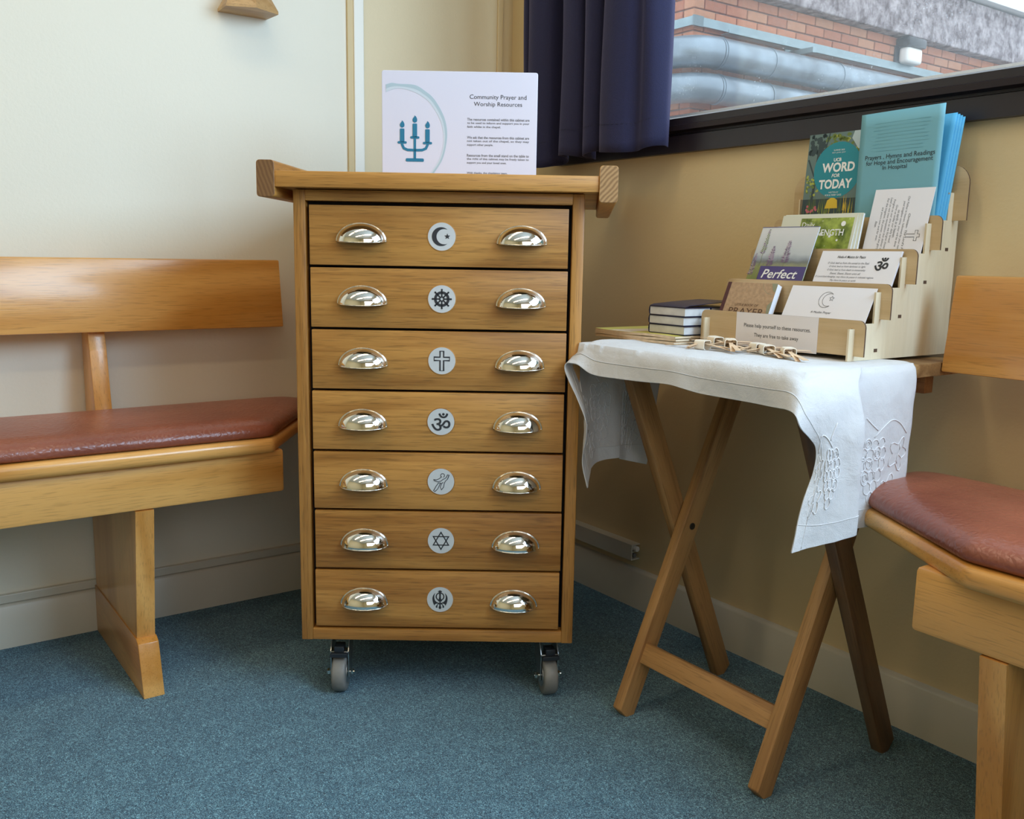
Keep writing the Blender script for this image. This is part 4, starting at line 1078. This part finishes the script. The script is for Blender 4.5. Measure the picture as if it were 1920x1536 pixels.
for (yy, zz) in ((-0.214, 0.688), (-0.157, 0.7385), (-0.095, 0.791), (-0.041, 0.843), (-0.250, 0.687)):
    spart(MB().box(1.2705, 1.2722, yy - 0.004, yy + 0.004, zz - 0.002, zz + 0.003), 'joint_slot', EDGE)
spart(MB().box(0.986, 1.2683, -0.0175, -0.0145, TOPZ + 0.02, 0.892), 'back_panel', PLY('X'))
# dark strips stand in for the shade where side panels pass through the tiers
for k in range(4):
    for x in (0.9812, 1.2667):
        spart(MB().box(x - 0.0009, x + 0.0009, Yt[k] - 0.0004, Yt[k] + 0.002, Ztop[k] - 0.052, Ztop[k] - 0.0125), 'slot_shade', EDGE)
# notice taped to the front tier
nt_ = card_frame('notice_sheet', (1.1265, -0.2704, 0.6795), (1, 0, 0), (0, 0, 1)); nt_.parent = st; nt_.matrix_parent_inverse = SINV.copy()
SHEET = plain('matt_white_sheet', (0.78, 0.75, 0.77), 0.6)
MB().box(-0.0810, 0.0810, 0, 0.0560, -0.0003, 0.0003).build('sheet', SHEET, nt_)
a = Art()
a.text('Please help yourself to these resources.', 0.002, 0.0345, INK, width=0.132, height=0.0080)
a.text('They are free to take away', 0.002, 0.0195, INK, width=0.088, height=0.0080)
a.build('printed_text', nt_, 0.0006)

# ------------------------------------------------------------------ cards, booklets and leaflets in the stand
def leaflet(name, label, cat, x0, x1, y0, z0, lean, h, t, base_mat, art=None, group=None, rx=0.0, edge_mat=None, spine=None):
    """stands with its lower front edge at (y0, z0) and leans back by lean (dy/dz); width along the wall"""
    up = Vector((0, lean, 1)).normalized()
    o = card_frame(name, ((x0 + x1) / 2, y0, z0), (cos(rx), sin(rx), 0), up)
    w = x1 - x0
    mb = MB()
    if t > 0.0015:
        mb.box(-w / 2, w / 2, 0, h, -0.0004, 0.0, mi=0)
        mb.box(-w / 2 + 0.0004, w / 2 - 0.0006, 0.0004, h - 0.0006, -t + 0.0005, -0.0005, mi=1)
        mb.box(-w / 2, w / 2, 0, h, -t, -t + 0.0004, mi=0)
        mb.box(-w / 2 - 0.0002, -w / 2 + 0.0004, 0, h, -t, 0.0, mi=2)
        mb.build('cover' if cat != 'card' else 'card_sheet', [base_mat, edge_mat or WHITE, spine or base_mat], o)
    else:
        mb.box(-w / 2, w / 2, 0, h, -t, 0.0)
        mb.build('card_sheet', base_mat, o)
    if art: art(o, w, h)
    tag(o, label, cat, group)
    return o
def shelf_z(k): return Ztop[k] - 0.0535 + 0.0040
# tier 0: prayer books, muslim prayer card
KRAFT = plain('kraft_cover', (0.46, 0.31, 0.19), 0.7, bump=0.3, bscale=200, var=0.14, vscale=160)
MAROON = plain('maroon_spine', (0.09, 0.035, 0.04), 0.5)
BROWNINK = plain('brown_ink', (0.10, 0.05, 0.03), 0.6)
GREENISH = plain('sage_print', (0.28, 0.29, 0.20), 0.6)
def art_prayer(o, w, h):
    a = Art()
    a.rect(-w / 2, -w / 2 + 0.008, 0.0, h, MAROON, 0.0001)
    a.text('LITTLE BOOK OF', 0.002, h - 0.0405, BROWNINK, width=0.050, height=0.0040, shear=0.15)
    a.text('PRAYER', 0.005, h - 0.0520, BROWNINK, width=0.075, height=0.0115)
    a.stroke([(w / 2 - 0.030, h), (w / 2 - 0.026, h - 0.010), (w / 2 - 0.016, h - 0.018), (w / 2 - 0.003, h - 0.020)], 0.0006, GREENISH)
    a.poly([(w / 2, h), (w / 2 - 0.012, h), (w / 2 - 0.006, h - 0.012), (w / 2, h - 0.016)], GREENISH)
    a.poly([(w / 2, h - 0.030), (w / 2 - 0.008, h - 0.040), (w / 2 - 0.004, h - 0.060), (w / 2, h - 0.064)], GREENISH)
    a.build('printed_cover', o)
hb_ = 0.1105
z0 = shelf_z(0); yb0 = -0.260 - 0.42 * (0.735 - z0)
leaflet('prayer_book', 'thick kraft-covered prayer book with maroon spine on the bottom tier', 'book', 0.984, 1.0905, -0.2658, z0, 0.42, 0.1055, 0.0125, KRAFT, art_prayer, None, spine=MAROON)
def art_muslim(o, w, h):
    a = Art(); crescent_star(a, -0.004, h - 0.023, 0.0135, INK, False, 0.0006)
    a.text('A Muslim Prayer', -0.006, h - 0.0455, INK, width=0.038, height=0.0048, shear=0.25)
    a.build('printed_text', o)
leaflet('prayer_card', 'white folded card with crescent and star on the bottom tier', 'card', 1.1125, 1.2678, -0.2632, z0, 0.51, 0.1075, 0.0008, WHITE, art_muslim)
# tier 1: perfect leaflet, mantra card
pm, nt, b = nodes_of('lavender_photo'); L = nt.links
tc = nt.nodes.new('ShaderNodeTexCoord'); sp = nt.nodes.new('ShaderNodeSeparateXYZ'); L.new(tc.outputs['Object'], sp.inputs[0])
nz = nt.nodes.new('ShaderNodeTexNoise'); nz.inputs['Scale'].default_value = 60; nz.inputs['Detail'].default_value = 3; L.new(tc.outputs['Object'], nz.inputs['Vector'])
mr = nt.nodes.new('ShaderNodeMapRange'); mr.inputs['From Min'].default_value = 0.045; mr.inputs['From Max'].default_value = 0.150; L.new(sp.outputs['Y'], mr.inputs['Value'])
ad = nt.nodes.new('ShaderNodeMath'); ad.operation = 'MULTIPLY_ADD'; ad.inputs[1].default_value = 0.10; L.new(nz.outputs['Fac'], ad.inputs[0]); L.new(mr.outputs[0], ad.inputs[2])
rr = nt.nodes.new('ShaderNodeValToRGB'); e = rr.color_ramp.elements
e[0].position = 0.08; e[0].color = (0.20, 0.24, 0.06, 1); e[1].position = 0.98; e[1].color = (0.66, 0.66, 0.67, 1)
for p_, c_ in ((0.34, (0.36, 0.36, 0.16, 1)), (0.44, (0.17, 0.18, 0.17, 1)), (0.50, (0.30, 0.33, 0.37, 1)), (0.58, (0.50, 0.53, 0.55, 1))):
    q = e.new(p_); q.color = c_
L.new(ad.outputs[0], rr.inputs['Fac']); L.new(rr.outputs['Color'], b.inputs['Base Color']); b.inputs['Roughness'].default_value = 0.35
PURPLE = plain('purple_print', (0.075, 0.055, 0.20), 0.4)
LAV = plain('lavender_print', (0.20, 0.12, 0.22), 0.5); LAV2 = plain('lavender_light_print', (0.42, 0.30, 0.42), 0.5); STEM = plain('stem_print', (0.20, 0.25, 0.09), 0.5)
PWHITE = plain('bright_print_white', (0.9, 0.9, 0.9), 0.5)
def lavender(a, x, y0, y1, yt, wid, rnd, mats):
    wid *= 1.6
    a.stroke([(x, y0), (x + 0.0008, (y0 + y1) / 2), (x, y1)], 0.0006, STEM, 0.0002)
    for k in range(16):
        f = k / 15; yy = y1 + (yt - y1) * f; ww = wid * (1 - 0.7 * f)
        for s_ in (-1, 1):
            q = rnd.uniform(0.5, 1.0) * ww
            a.poly([(x, yy), (x + s_ * q * 0.4, yy + 0.0002), (x + s_ * q, yy + rnd.uniform(0.001, 0.003)), (x + s_ * q * 0.35, yy + 0.0022)], rnd.choice(mats), 0.0003)
def art_perfect(o, w, h):
    a = Art(); rnd = random.Random(2); y_ = 0.0735
    lavender(a, -0.044 + 0.003, y_ + 0.001, h - 0.050, h - 0.006, 0.005, rnd, [LAV, STEM])
    lavender(a, -0.020, y_, y_ + 0.006, y_ + 0.040, 0.0075, rnd, [LAV, LAV2, LAV2])
    lavender(a, 0.010, y_, y_ + 0.012, y_ + 0.050, 0.0085, rnd, [LAV, LAV2, LAV])
    lavender(a, -0.054, y_ - 0.02, y_ - 0.012, y_ + 0.026, 0.006, rnd, [LAV, LAV2])
    for k in range(9): a.stroke([(-0.05 + 0.003 * k, y_ - 0.022), (-0.05 + 0.003 * k + 0.004, y_ + 0.006 + 0.002 * (k % 3))], 0.0010, STEM, 0.0001)
    a.rect(-0.036, w / 2, y_ - 0.022, y_ + 0.0045, PURPLE, 0.0005)
    a.text('Perfect', 0.009, y_ - 0.0095, PWHITE, width=0.074, height=0.0165, shear=0.25, bold=0.012, z=0.0008)
    a.rect(-w / 2, w / 2, h - 0.0009, h, PURPLE, 0.0004)
    a.build('printed_cover', o)
z1 = shelf_z(1)
leaflet('leaflet', 'lavender photo leaflet with a purple title band on the second tier', 'leaflet', 0.988, 1.1070, -0.2056, z1, 0.42, 0.1515, 0.0022, pm, art_perfect)
def script_lines(a, lines, y0, dy, mat, wmax, x=0.0, h=0.0042):
    n_ = max(len(l) for l in lines)
    for i, l in enumerate(lines):
        if l: a.text(l, x, y0 - dy * i, mat, width=wmax * len(l) / n_, height=h, shear=0.3)
def art_mantra(o, w, h):
    a = Art()
    a.text('Hindu-A Mantra for Peace', -0.014, h - 0.0105, INK, width=0.052, height=0.0046, shear=0.3, bold=0.01)
    script_lines(a, ['O God, lead us from the unreal to the Real.', 'O God, lead us from darkness to light.', 'O God, lead us from death to immortality', 'Shanti, Shanti, Shanti unto all.', 'O Lord God Almighty, may there be peace in celestial regions.', 'May there be peace on earth'], h - 0.0215, 0.0061, GREYINK, 0.108, -0.016)
    a.text('\u0950', w / 2 - 0.028, h - 0.022, INK, width=0.024, bold=0.02)
    a.build('printed_text', o)
leaflet('prayer_card', 'white mantra card with black om sign on the second tier', 'card', 1.1235, 1.2678, -0.2012, z1, 0.45, 0.1085, 0.0008, WHITE, art_mantra)
leaflet('prayer_card', 'plain-backed card just behind the om sign card on the second tier', 'card', 1.1245, 1.2682, -0.1995, z1, 0.45, 0.1080, 0.0008, WHITE, None)
# tier 2: daily strength, lord's prayer
gm2, nt, b = nodes_of('green_bokeh_photo'); L = nt.links
tc = nt.nodes.new('ShaderNodeTexCoord'); vo = nt.nodes.new('ShaderNodeTexVoronoi'); vo.inputs['Scale'].default_value = 110; nz = nt.nodes.new('ShaderNodeTexNoise'); nz.inputs['Scale'].default_value = 45; nz.inputs['Detail'].default_value = 4
L.new(tc.outputs['Object'], vo.inputs['Vector']); L.new(tc.outputs['Object'], nz.inputs['Vector'])
rr = nt.nodes.new('ShaderNodeValToRGB'); rr.color_ramp.elements[0].position = 0.3; rr.color_ramp.elements[0].color = (0.05, 0.09, 0.004, 1); rr.color_ramp.elements[1].position = 0.68; rr.color_ramp.elements[1].color = (0.48, 0.58, 0.10, 1)
L.new(nz.outputs['Fac'], rr.inputs['Fac'])
r2_ = nt.nodes.new('ShaderNodeMapRange'); r2_.inputs['From Min'].default_value = 0.12; r2_.inputs['From Max'].default_value = 0.20; r2_.inputs['To Min'].default_value = 0.35; r2_.inputs['To Max'].default_value = 0.0
L.new(vo.outputs['Distance'], r2_.inputs['Value'])
mxx = nt.nodes.new('ShaderNodeMix'); mxx.data_type = 'RGBA'; mxx.inputs['B'].default_value = (0.8, 0.85, 0.5, 1)
L.new(r2_.outputs[0], mxx.inputs['Factor']); L.new(rr.outputs['Color'], mxx.inputs['A']); L.new(mxx.outputs['Result'], b.inputs['Base Color']); b.inputs['Roughness'].default_value = 0.35
CREAMP = plain('cream_print', (0.72, 0.73, 0.62), 0.5)
def art_strength(o, w, h):
    a = Art(); a.rect(-w / 2 + 0.041, w / 2 - 0.005, 0.0, h - 0.006, gm2, 0.0001)
    a.text('Daily', -w / 2 + 0.058, h - 0.0185, PWHITE, width=0.026, height=0.0105, z=0.0004)
    a.text('STRENGTH', w / 2 - 0.054, h - 0.0315, PWHITE, width=0.068, height=0.0115, bold=0.015, z=0.0004)
    for x_, y_, r_ in ((0.052, 0.0165, 0.0045), (0.046, 0.045, 0.002), (0.030, 0.038, 0.0025), (0.012, 0.034, 0.003)):
        a.disc(x_, h - y_, r_, PWHITE, 0.0003, n=16)
    a.build('printed_cover', o)
z2 = shelf_z(2)
for k in range(3):
    leaflet('devotional_booklet', ['green cover daily strength booklet, front copy on the third tier', 'middle copy of the green daily strength booklet, its pages showing on the third tier', 'rear copy of the green daily strength booklet on the third tier'][k], 'booklet',
            1.002 + 0.004 * k, 1.1535 + 0.0042 * k, -0.1395 + 0.0045 * k, z2, 0.27 - 0.03 * k, 0.1115 + 0.0008 * (k % 2), 0.0040, CREAMP, art_strength if k == 0 else None, 'daily strength booklets on the third tier')
def art_lord(o, w, h):
    a = Art(); xx = w / 2 - 0.014
    ct_ = h * 0.62 - 0.010
    def T(s_, x, y, wd, hh=0.0046, m_=GREYINK): a.text(s_, x, y, m_, width=wd, height=hh, rot=-pi / 2, shear=0.2)
    T('Christian- The Lord\u2019s Prayer', w / 2 - 0.0345, h - 0.078, 0.072, 0.0048, INK)
    ls = ['Our Father in heaven, hallowed be your name', 'your kingdom come, your will be done', 'on earth as in heaven.', 'Give us today our daily bread.', 'Forgive us our sins as we forgive those', 'Lead us not into temptation but deliver us', 'For the kingdom, the power, and the glory', 'are yours now and for ever.', 'Amen.']
    for i, l in enumerate(ls): T(l, w / 2 - 0.0415 - 0.0061 * i, h - 0.0585, 0.088 * len(l) / 42, 0.0046)
    W_ = 0.0025; cxx, cyy = w / 2 - 0.0215, h - 0.078
    c = [(-0.011, W_), (-0.011, -W_), (0.004, -W_), (0.004, -0.0085), (0.0085, -0.0085), (0.0085, -W_), (0.0125, -W_), (0.0125, W_), (0.0085, W_), (0.0085, 0.0085), (0.004, 0.0085), (0.004, W_)]
    a.stroke([(cxx + p[0], cyy + p[1]) for p in c], 0.0006, INK, closed=True)
    a.build('printed_text', o)
leaflet('prayer_card', 'white card with sideways prayer text and outlined cross on the third tier', 'card', 1.1630, 1.2678, -0.1190, z2, 0.26, 0.1520, 0.0008, WHITE, art_lord)
# tier 3: word for today, blue booklets
TEALD = plain('teal_print', (0.012, 0.26, 0.33), 0.4); FOREST = plain('dark_forest_print', (0.03, 0.055, 0.06), 0.4); SLATE = plain('slate_green_print', (0.13, 0.20, 0.19), 0.4)
OLIVE = plain('olive_print', (0.14, 0.20, 0.035), 0.4); LIME = plain('lime_print', (0.42, 0.46, 0.08), 0.4); YELL = plain('yellow_print', (0.75, 0.52, 0.04), 0.4); PINK = plain('pink_print', (0.55, 0.14, 0.17), 0.4); SKYP = plain('pale_sky_print', (0.50, 0.60, 0.62), 0.4)
def art_word(o, w, h):
    a = Art(); rnd = random.Random(5)
    X0, X1 = -w / 2, w / 2
    a.rect(X0, X1, 0.0, h, SLATE, 0.00005)
    for k in range(60):
        x_, y_ = rnd.uniform(X0 + .004, X1 - .004), rnd.uniform(h - 0.034, h - 0.003); m_ = LIME if x_ > 0.0 and rnd.random() < .5 else (OLIVE if x_ > -0.02 else FOREST)
        a.poly([(x_ + rnd.uniform(.002, .006) * cos(q), y_ + rnd.uniform(.002, .005) * sin(q)) for q in [j * pi / 3.5 for j in range(7)]], m_, 0.0001)
    a.poly([(X1 - 0.022, h), (X1, h), (X1, h - 0.034), (X1 - 0.012, h - 0.030), (X1 - 0.026, h - 0.012)], SKYP, 0.00012)
    a.stroke([(X0 + 0.012, 0.02), (X0 + 0.016, 0.06), (X0 + 0.020, 0.10), (X0 + 0.023, h - 0.03), (X0 + 0.024, h - 0.005)], 0.0055, FOREST, 0.00015)
    a.stroke([(X0 + 0.018, 0.125), (X0 + 0.008, 0.145), (X0 + 0.003, 0.155)], 0.003, FOREST, 0.00015)
    a.stroke([(X0 + 0.022, 0.15), (X0 + 0.036, 0.17), (X0 + 0.042, h)], 0.0025, FOREST, 0.00015)
    for k in range(14):
        x_, y_ = X0 + 0.022 + rnd.uniform(-.015, .013), h - 0.022 + rnd.uniform(-.012, .015)
        a.disc(x_, y_, rnd.uniform(.003, .006), FOREST, 0.00016 + 1e-6 * k, n=8)
    for k in range(40):
        x_, y_ = rnd.uniform(X0 + .003, X0 + .03), rnd.uniform(0.088, 0.126)
        a.disc(x_, y_, rnd.uniform(.0012, .003), rnd.choice((OLIVE, LIME, OLIVE)), 0.0002 + 1e-6 * k, n=6)
    a.rect(X0, X1, 0.0, 0.085, FOREST, 0.00017)
    for k in range(55):
        x_ = rnd.uniform(X0 + .004, X1 - .004); m_ = rnd.choice((OLIVE, LIME, OLIVE, YELL if x_ > 0 else OLIVE)); y_ = rnd.uniform(0.064, 0.088)
        a.poly([(x_ - .0008, y_ - .02), (x_ + .0008, y_ - .02), (x_ + rnd.uniform(-.004, .004), y_ + rnd.uniform(.003, .011))], m_, 0.00022 + 1e-6 * k)
    a.poly([(X0 + .048, .068), (X0 + .052, .082), (X0 + .062, .088), (X0 + .072, .082), (X0 + .074, .068)], YELL, 0.0003)
    for k in range(10): a.disc(X0 + .008 + rnd.uniform(0, .022), .063 + rnd.uniform(0, .010), .0025, rnd.choice((PINK, PINK, CREAMP)), 0.00031 + 1e-6 * k, n=7)
    a.disc(0.0085, 0.134, 0.0480, TEALD, 0.00035, n=60)
    a.text('SUMMER 2025', 0.008, 0.1680, PWHITE, width=0.022, height=0.0026, z=0.0006); a.text('MAY | JUNE | JULY', 0.008, 0.1635, PWHITE, width=0.027, height=0.0026, z=0.0006)
    a.text('UCB', 0.007, 0.1515, PWHITE, width=0.0155, height=0.0060, bold=0.03, z=0.0006)
    a.text('WORD', 0.010, 0.1385, PWHITE, width=0.066, height=0.0165, bold=0.035, z=0.0006)
    a.text('FOR', 0.0065, 0.1245, PWHITE, width=0.016, height=0.0062, bold=0.02, shear=0.2, z=0.0006)
    a.text('TODAY', 0.0075, 0.1100, PWHITE, width=0.067, height=0.0165, bold=0.035, z=0.0006)
    a.text('WRITTEN BY', 0.006, 0.0955, PWHITE, width=0.020, height=0.0026, z=0.0006); a.text('BOB & DEBBY GASS', 0.006, 0.0910, PWHITE, width=0.033, height=0.0030, z=0.0006)
    a.build('printed_cover', o)
z3 = shelf_z(3)
leaflet('devotional_booklet', 'booklet with white title on a teal disc and woodland cover, top tier left', 'booklet', 1.006, 1.1195, -0.0715, z3, 0.08, 0.1985, 0.0035, CREAMP, art_word)
leaflet('devotional_booklet', 'plain booklet directly behind the teal disc one on the top tier', 'booklet', 1.012, 1.1250, -0.0675, z3, 0.08, 0.190, 0.0035, CREAMP, None)
BLUEC = plain('light_blue_card', (0.185, 0.44, 0.53), 0.6, var=0.03); BLUEB = plain('bright_blue_card', (0.10, 0.45, 0.72), 0.55, var=0.02); FAINT = plain('show_through_text', (0.177, 0.428, 0.516), 0.6)
def curved_booklet(x0, x1, y0, z0, hL, hR, bow, mat, lean, name, label, group, art=None, sag=0.0, splay=0.0):
    o = card_frame(name, ((x0 + x1) / 2, y0, z0), (1, 0, 0), Vector((0, lean, 1)).normalized()); w = x1 - x0
    def f(u, v): 
        x = -w / 2 + w * u + splay * v; h = hL + (hR - hL) * u
        return Vector((x, h * v, -bow * (u ** 2) * v + sag * sin(pi * v) * u))
    mb = MB(); mb.grid(f, 14, 10)
    c = mb.build('cover', mat, o, smooth=True)
    s_ = c.modifiers.new('s', 'SOLIDIFY'); s_.thickness = 0.0016; s_.offset = 1
    if art:
        a = art(w, hL)
        for v in a.bm.verts:
            u_ = (v.co.x + w / 2) / w; vv = v.co.y / (hL + (hR - hL) * u_)
            v.co.y = v.co.y + (hR - hL) * (u_ - 0.0) * 0.9 * v.co.y / hL
            v.co.z += f(min(1, max(0, u_)), min(1, max(0, vv))).z
        a.build('printed_text', o, 0.0021)
    tag(o, label, 'booklet', group)
    return o
def art_blue(w, h):
    a = Art()
    a.text('Prayers , Hymns and Readings', 0.002, h - 0.0723, INK, width=0.122, height=0.0095)
    a.text('for Hope and Encouragement', 0.002, h - 0.0812, INK, width=0.117, height=0.0095)
    a.text('In Hospital', -0.004, h - 0.0900, INK, width=0.043, height=0.0088)
    rnd = random.Random(4)
    for k in range(9):
        a.rect(-0.048 + rnd.uniform(0, .01), 0.052 - rnd.uniform(0, .012), h - 0.018 - 0.0055 * k, h - 0.0170 - 0.0055 * k, FAINT, 0.0)
    return a
curved_booklet(1.1225, 1.2665, -0.0765, z3, 0.2180, 0.2220, 0.004, BLUEC, 0.010, 'hymn_booklet', 'pale blue hymn booklet with black title, front copy on the top tier', 'blue booklets on the top tier', art_blue)
for k in range(4):
    curved_booklet(1.140 + 0.0030 * k, 1.2600 + 0.0025 * k, -0.0620 + 0.0035 * k, z3, 0.206 - 0.001 * k, 0.2100 - 0.002 * k, 0.003, BLUEB, 0.07, 'hymn_booklet',
                   ['bright blue booklet next behind the titled pale blue one', 'second bright blue booklet behind the titled pale blue one', 'third bright blue booklet behind the titled pale blue one', 'rearmost bright blue booklet against the stand back'][k], 'blue booklets on the top tier', splay=0.012)

# ------------------------------------------------------------------ magazines, small bibles, palm crosses on the cloth
MAGC = plain('magazine_cover', (0.62, 0.55, 0.32), 0.4, var=0.35, vscale=25); PAGES = plain('warm_page_edges', (0.70, 0.56, 0.40), 0.7, var=0.12, vscale=80); MAGY = plain('yellow_print_cover', (0.66, 0.58, 0.14), 0.4)
for k in range(3):
    t_ = 0.0047; z_ = TOPZ + 0.0001 + k * (t_ + 0.0002)
    o = tag(empty('magazine', (0.858, -0.20, z_), (0, 0, radians((-0.6, 0.5, 0.0)[k]))), ['lowest of three flat magazines under the small navy bibles', 'middle of three flat magazines under the small navy bibles', 'topmost magazine, directly under the small navy bibles'][k], 'magazine', 'magazines stacked on the table cloth')
    def mg(sgn):
        def f(u, v):
            x = -0.1045 + 0.209 * u; y = -0.130 + 0.262 * v
            wv_ = 0.0009 * sin(7 * u + k * 1.3) * (1 if k else 0.4) * (1 - v)
            return Vector((x, y, wv_ + (t_ - 0.0002 if sgn else 0.0) ))
        return f
    mb = MB(); mb.grid(mg(0), 16, 3); mb.grid(mg(1), 16, 3)
    mb.build('cover', MAGY if k == 2 else MAGC, o)
    def edge(u, v):
        x = -0.1045 + 0.209 * u
        return Vector((x, -0.1298, 0.0009 * sin(7 * u + k * 1.3) * (1 if k else 0.4) + (t_ - 0.0002) * v))
    mb = MB(); mb.grid(edge, 16, 1); mb.box(-0.1040, 0.1040, -0.1285, 0.1315, 0.0007, t_ - 0.0007)
    mb.build('pages', PAGES, o)
MAGTOP = TOPZ + 3 * 0.0049 + 0.0006
NAVY = plain('navy_leatherette', (0.012, 0.016, 0.045), 0.35, bump=0.2, bscale=300); BIBP = plain('greyed_page_block', (0.60, 0.60, 0.60), 0.7, var=0.10, vscale=50)
for k in range(3):
    t_ = 0.0158; z_ = MAGTOP + k * (t_ + 0.0002)
    o = tag(empty('bible', (0.9190, -0.2440, z_), (0, 0, radians((0.4, -0.8, 0.6)[k]))), ['bottom one of three small navy bibles left of the leaflet stand', 'middle one of three small navy bibles left of the leaflet stand', 'top one of three small navy bibles, its cover slightly lifted'][k], 'book', 'small navy bibles by the stand')
    mb = MB(); w2, l2 = 0.0435, 0.064
    lift = 0.004 if k == 2 else 0.0
    mb.box(-w2, w2, -l2, l2, 0.0, 0.0012, 0.0004)
    mb.prism([(-w2, t_ - 0.0013), (w2, t_ - 0.0013), (w2, t_), (-w2, t_)], 'XZ', -l2, l2)
    mb.tube([(-w2 - 0.0002, -l2, t_ / 2), (-w2 - 0.0002, l2, t_ / 2)], 0.0001, 4)
    prf = [(-w2 + 0.001, 0.0), (-w2 - 0.0012, 0.002), (-w2 - 0.0022, t_ / 2), (-w2 - 0.0012, t_ - 0.002), (-w2 + 0.001, t_), (-w2 + 0.001, t_ - 0.0012), (-w2 - 0.0002, t_ - 0.0026), (-w2 - 0.001, t_ / 2), (-w2 - 0.0002, 0.0026), (-w2 + 0.001, 0.0012)]
    mb.prism(prf, 'XZ', -l2, l2)
    mb.build('cover', NAVY, o, angle=40)
    MB().box(-w2 + 0.0002, w2 - 0.002, -l2 + 0.0012, l2 - 0.0012, 0.0013, t_ - 0.0014).build('pages', BIBP, o)
    if k == 2:
        mb = MB(); mb.prism([(-l2, t_ + 0.0002), (-l2 + 0.01, t_ + 0.0025), (0.0, t_ + 0.006), (l2, t_ + 0.009), (l2, t_ + 0.0100), (0.0, t_ + 0.007), (-l2 + 0.01, t_ + 0.0035), (-l2, t_ + 0.0008)], 'YZ', -w2, w2)
        mb.build('lifted_cover', NAVY, o, angle=40)
    if k < 3:
        MB().box(w2 - 0.0021, w2 - 0.0014, 0.00, 0.004, 0.0013, t_ - 0.0014).build('page_ribbon', NAVY, o)
PALM = plain('dried_palm_leaf', (0.70, 0.50, 0.32), 0.55, var=0.2, vscale=60); PALMW = plain('pale_palm_fold', (0.85, 0.77, 0.64), 0.5, var=0.05)
def palm_cross():
    root = empty('palm_cross')
    def strip(mb, p0, p1, w0_, w1_, bend, t=0.0005, n=10):
        p0, p1 = Vector(p0), Vector(p1); d = (p1 - p0); sdir = Vector((-d.y, d.x, 0)).normalized()
        b_ = bmesh.new(); rg = []
        for i in range(n + 1):
            f = i / n; c = p0 + d * f + Vector((0, 0, bend * sin(pi * f))); w_ = w0_ + (w1_ - w0_) * f
            rg.append([b_.verts.new(c + sdir * w_ / 2 + Vector((0, 0, 0))), b_.verts.new(c - sdir * w_ / 2), b_.verts.new(c - sdir * w_ / 2 + Vector((0, 0, t))), b_.verts.new(c + sdir * w_ / 2 + Vector((0, 0, t)))])
        for i in range(n):
            for j in range(4): b_.faces.new((rg[i][j], rg[i][(j + 1) % 4], rg[i + 1][(j + 1) % 4], rg[i + 1][j]))
        b_.faces.new(rg[0]); b_.faces.new(rg[-1]); bmesh.ops.recalc_face_normals(b_, faces=b_.faces)
        mb._merge(b_)
    mb = MB(); strip(mb, (-0.062, 0, 0.0012), (0.064, 0.003, 0.0045), 0.0045, 0.007, 0.0025); strip(mb, (-0.060, 0.003, 0.0035), (0.050, -0.002, 0.0015), 0.004, 0.006, 0.0055)
    mb.build('shaft', PALM, root)
    mb = MB(); strip(mb, (-0.008, -0.022, 0.002), (-0.004, 0.030, 0.006), 0.006, 0.006, 0.002); strip(mb, (-0.006, -0.024, 0.004), (-0.004, 0.028, 0.008), 0.006, 0.006, 0.002)
    mb.build('cross_arm', PALM, root)
    # folded square loop at the crossing, open at its ends
    mb = MB(); rp = round_poly([(-0.008, 0.0002), (0.008, 0.0002), (0.008, 0.0125), (-0.008, 0.0125)], 0.0030, 4)
    N_ = len(rp); b_ = bmesh.new(); O_, I_ = [], []
    for yy in (-0.0080, 0.0080):
        O_.append([b_.verts.new((p[1] * 0 + yy, p[0], p[1])) for p in rp]); I_.append([b_.verts.new((yy, p[0] * 0.90, 0.0057 + (p[1] - 0.0057) * 0.86)) for p in rp])
    for i in range(N_):
        j = (i + 1) % N_
        b_.faces.new((O_[0][i], O_[0][j], O_[1][j], O_[1][i])); b_.faces.new((I_[0][i], I_[0][j], I_[1][j], I_[1][i]))
        b_.faces.new((O_[0][i], O_[0][j], I_[0][j], I_[0][i])); b_.faces.new((O_[1][i], O_[1][j], I_[1][j], I_[1][i]))
    bmesh.ops.recalc_face_normals(b_, faces=b_.faces); mb._merge(b_)
    mb.build('folded_loop', PALMW, root, angle=40)
    return root
proto = palm_cross()
spots = [(1.041, -0.345, 8, 0), (1.033, -0.306, -12, 6), (1.076, -0.318, -42, 4), (1.146, -0.312, -28, 2), (1.192, -0.318, -36, 3), (1.118, -0.300, -15, 0)]
lab = ['leftmost palm cross, nearest the magazines, in front of the stand', 'palm cross propped against the stand just right of the bibles', 'palm cross with a big white fold below the word Please', 'palm cross below the middle of the stand notice', 'rightmost palm cross, below the right end of the notice', 'palm cross lying behind the middle ones against the stand foot']
for i, (x, y, rz, tilt) in enumerate(spots):
    if i == 0: o = proto
    else:
        o = proto.copy(); COL.objects.link(o)
        for ch in list(proto.children):
            c = ch.copy(); COL.objects.link(c); c.parent = o
    o.location = (x, y, TOPZ + 0.0002 + (0.004 if i in (1, 2) else 0)); o.rotation_euler = (0, radians(tilt * 0.4), radians(rz))
    o.scale = (1.2, 1.25, 1.25)
    tag(o, lab[i], 'palm cross', 'palm crosses in front of the stand')
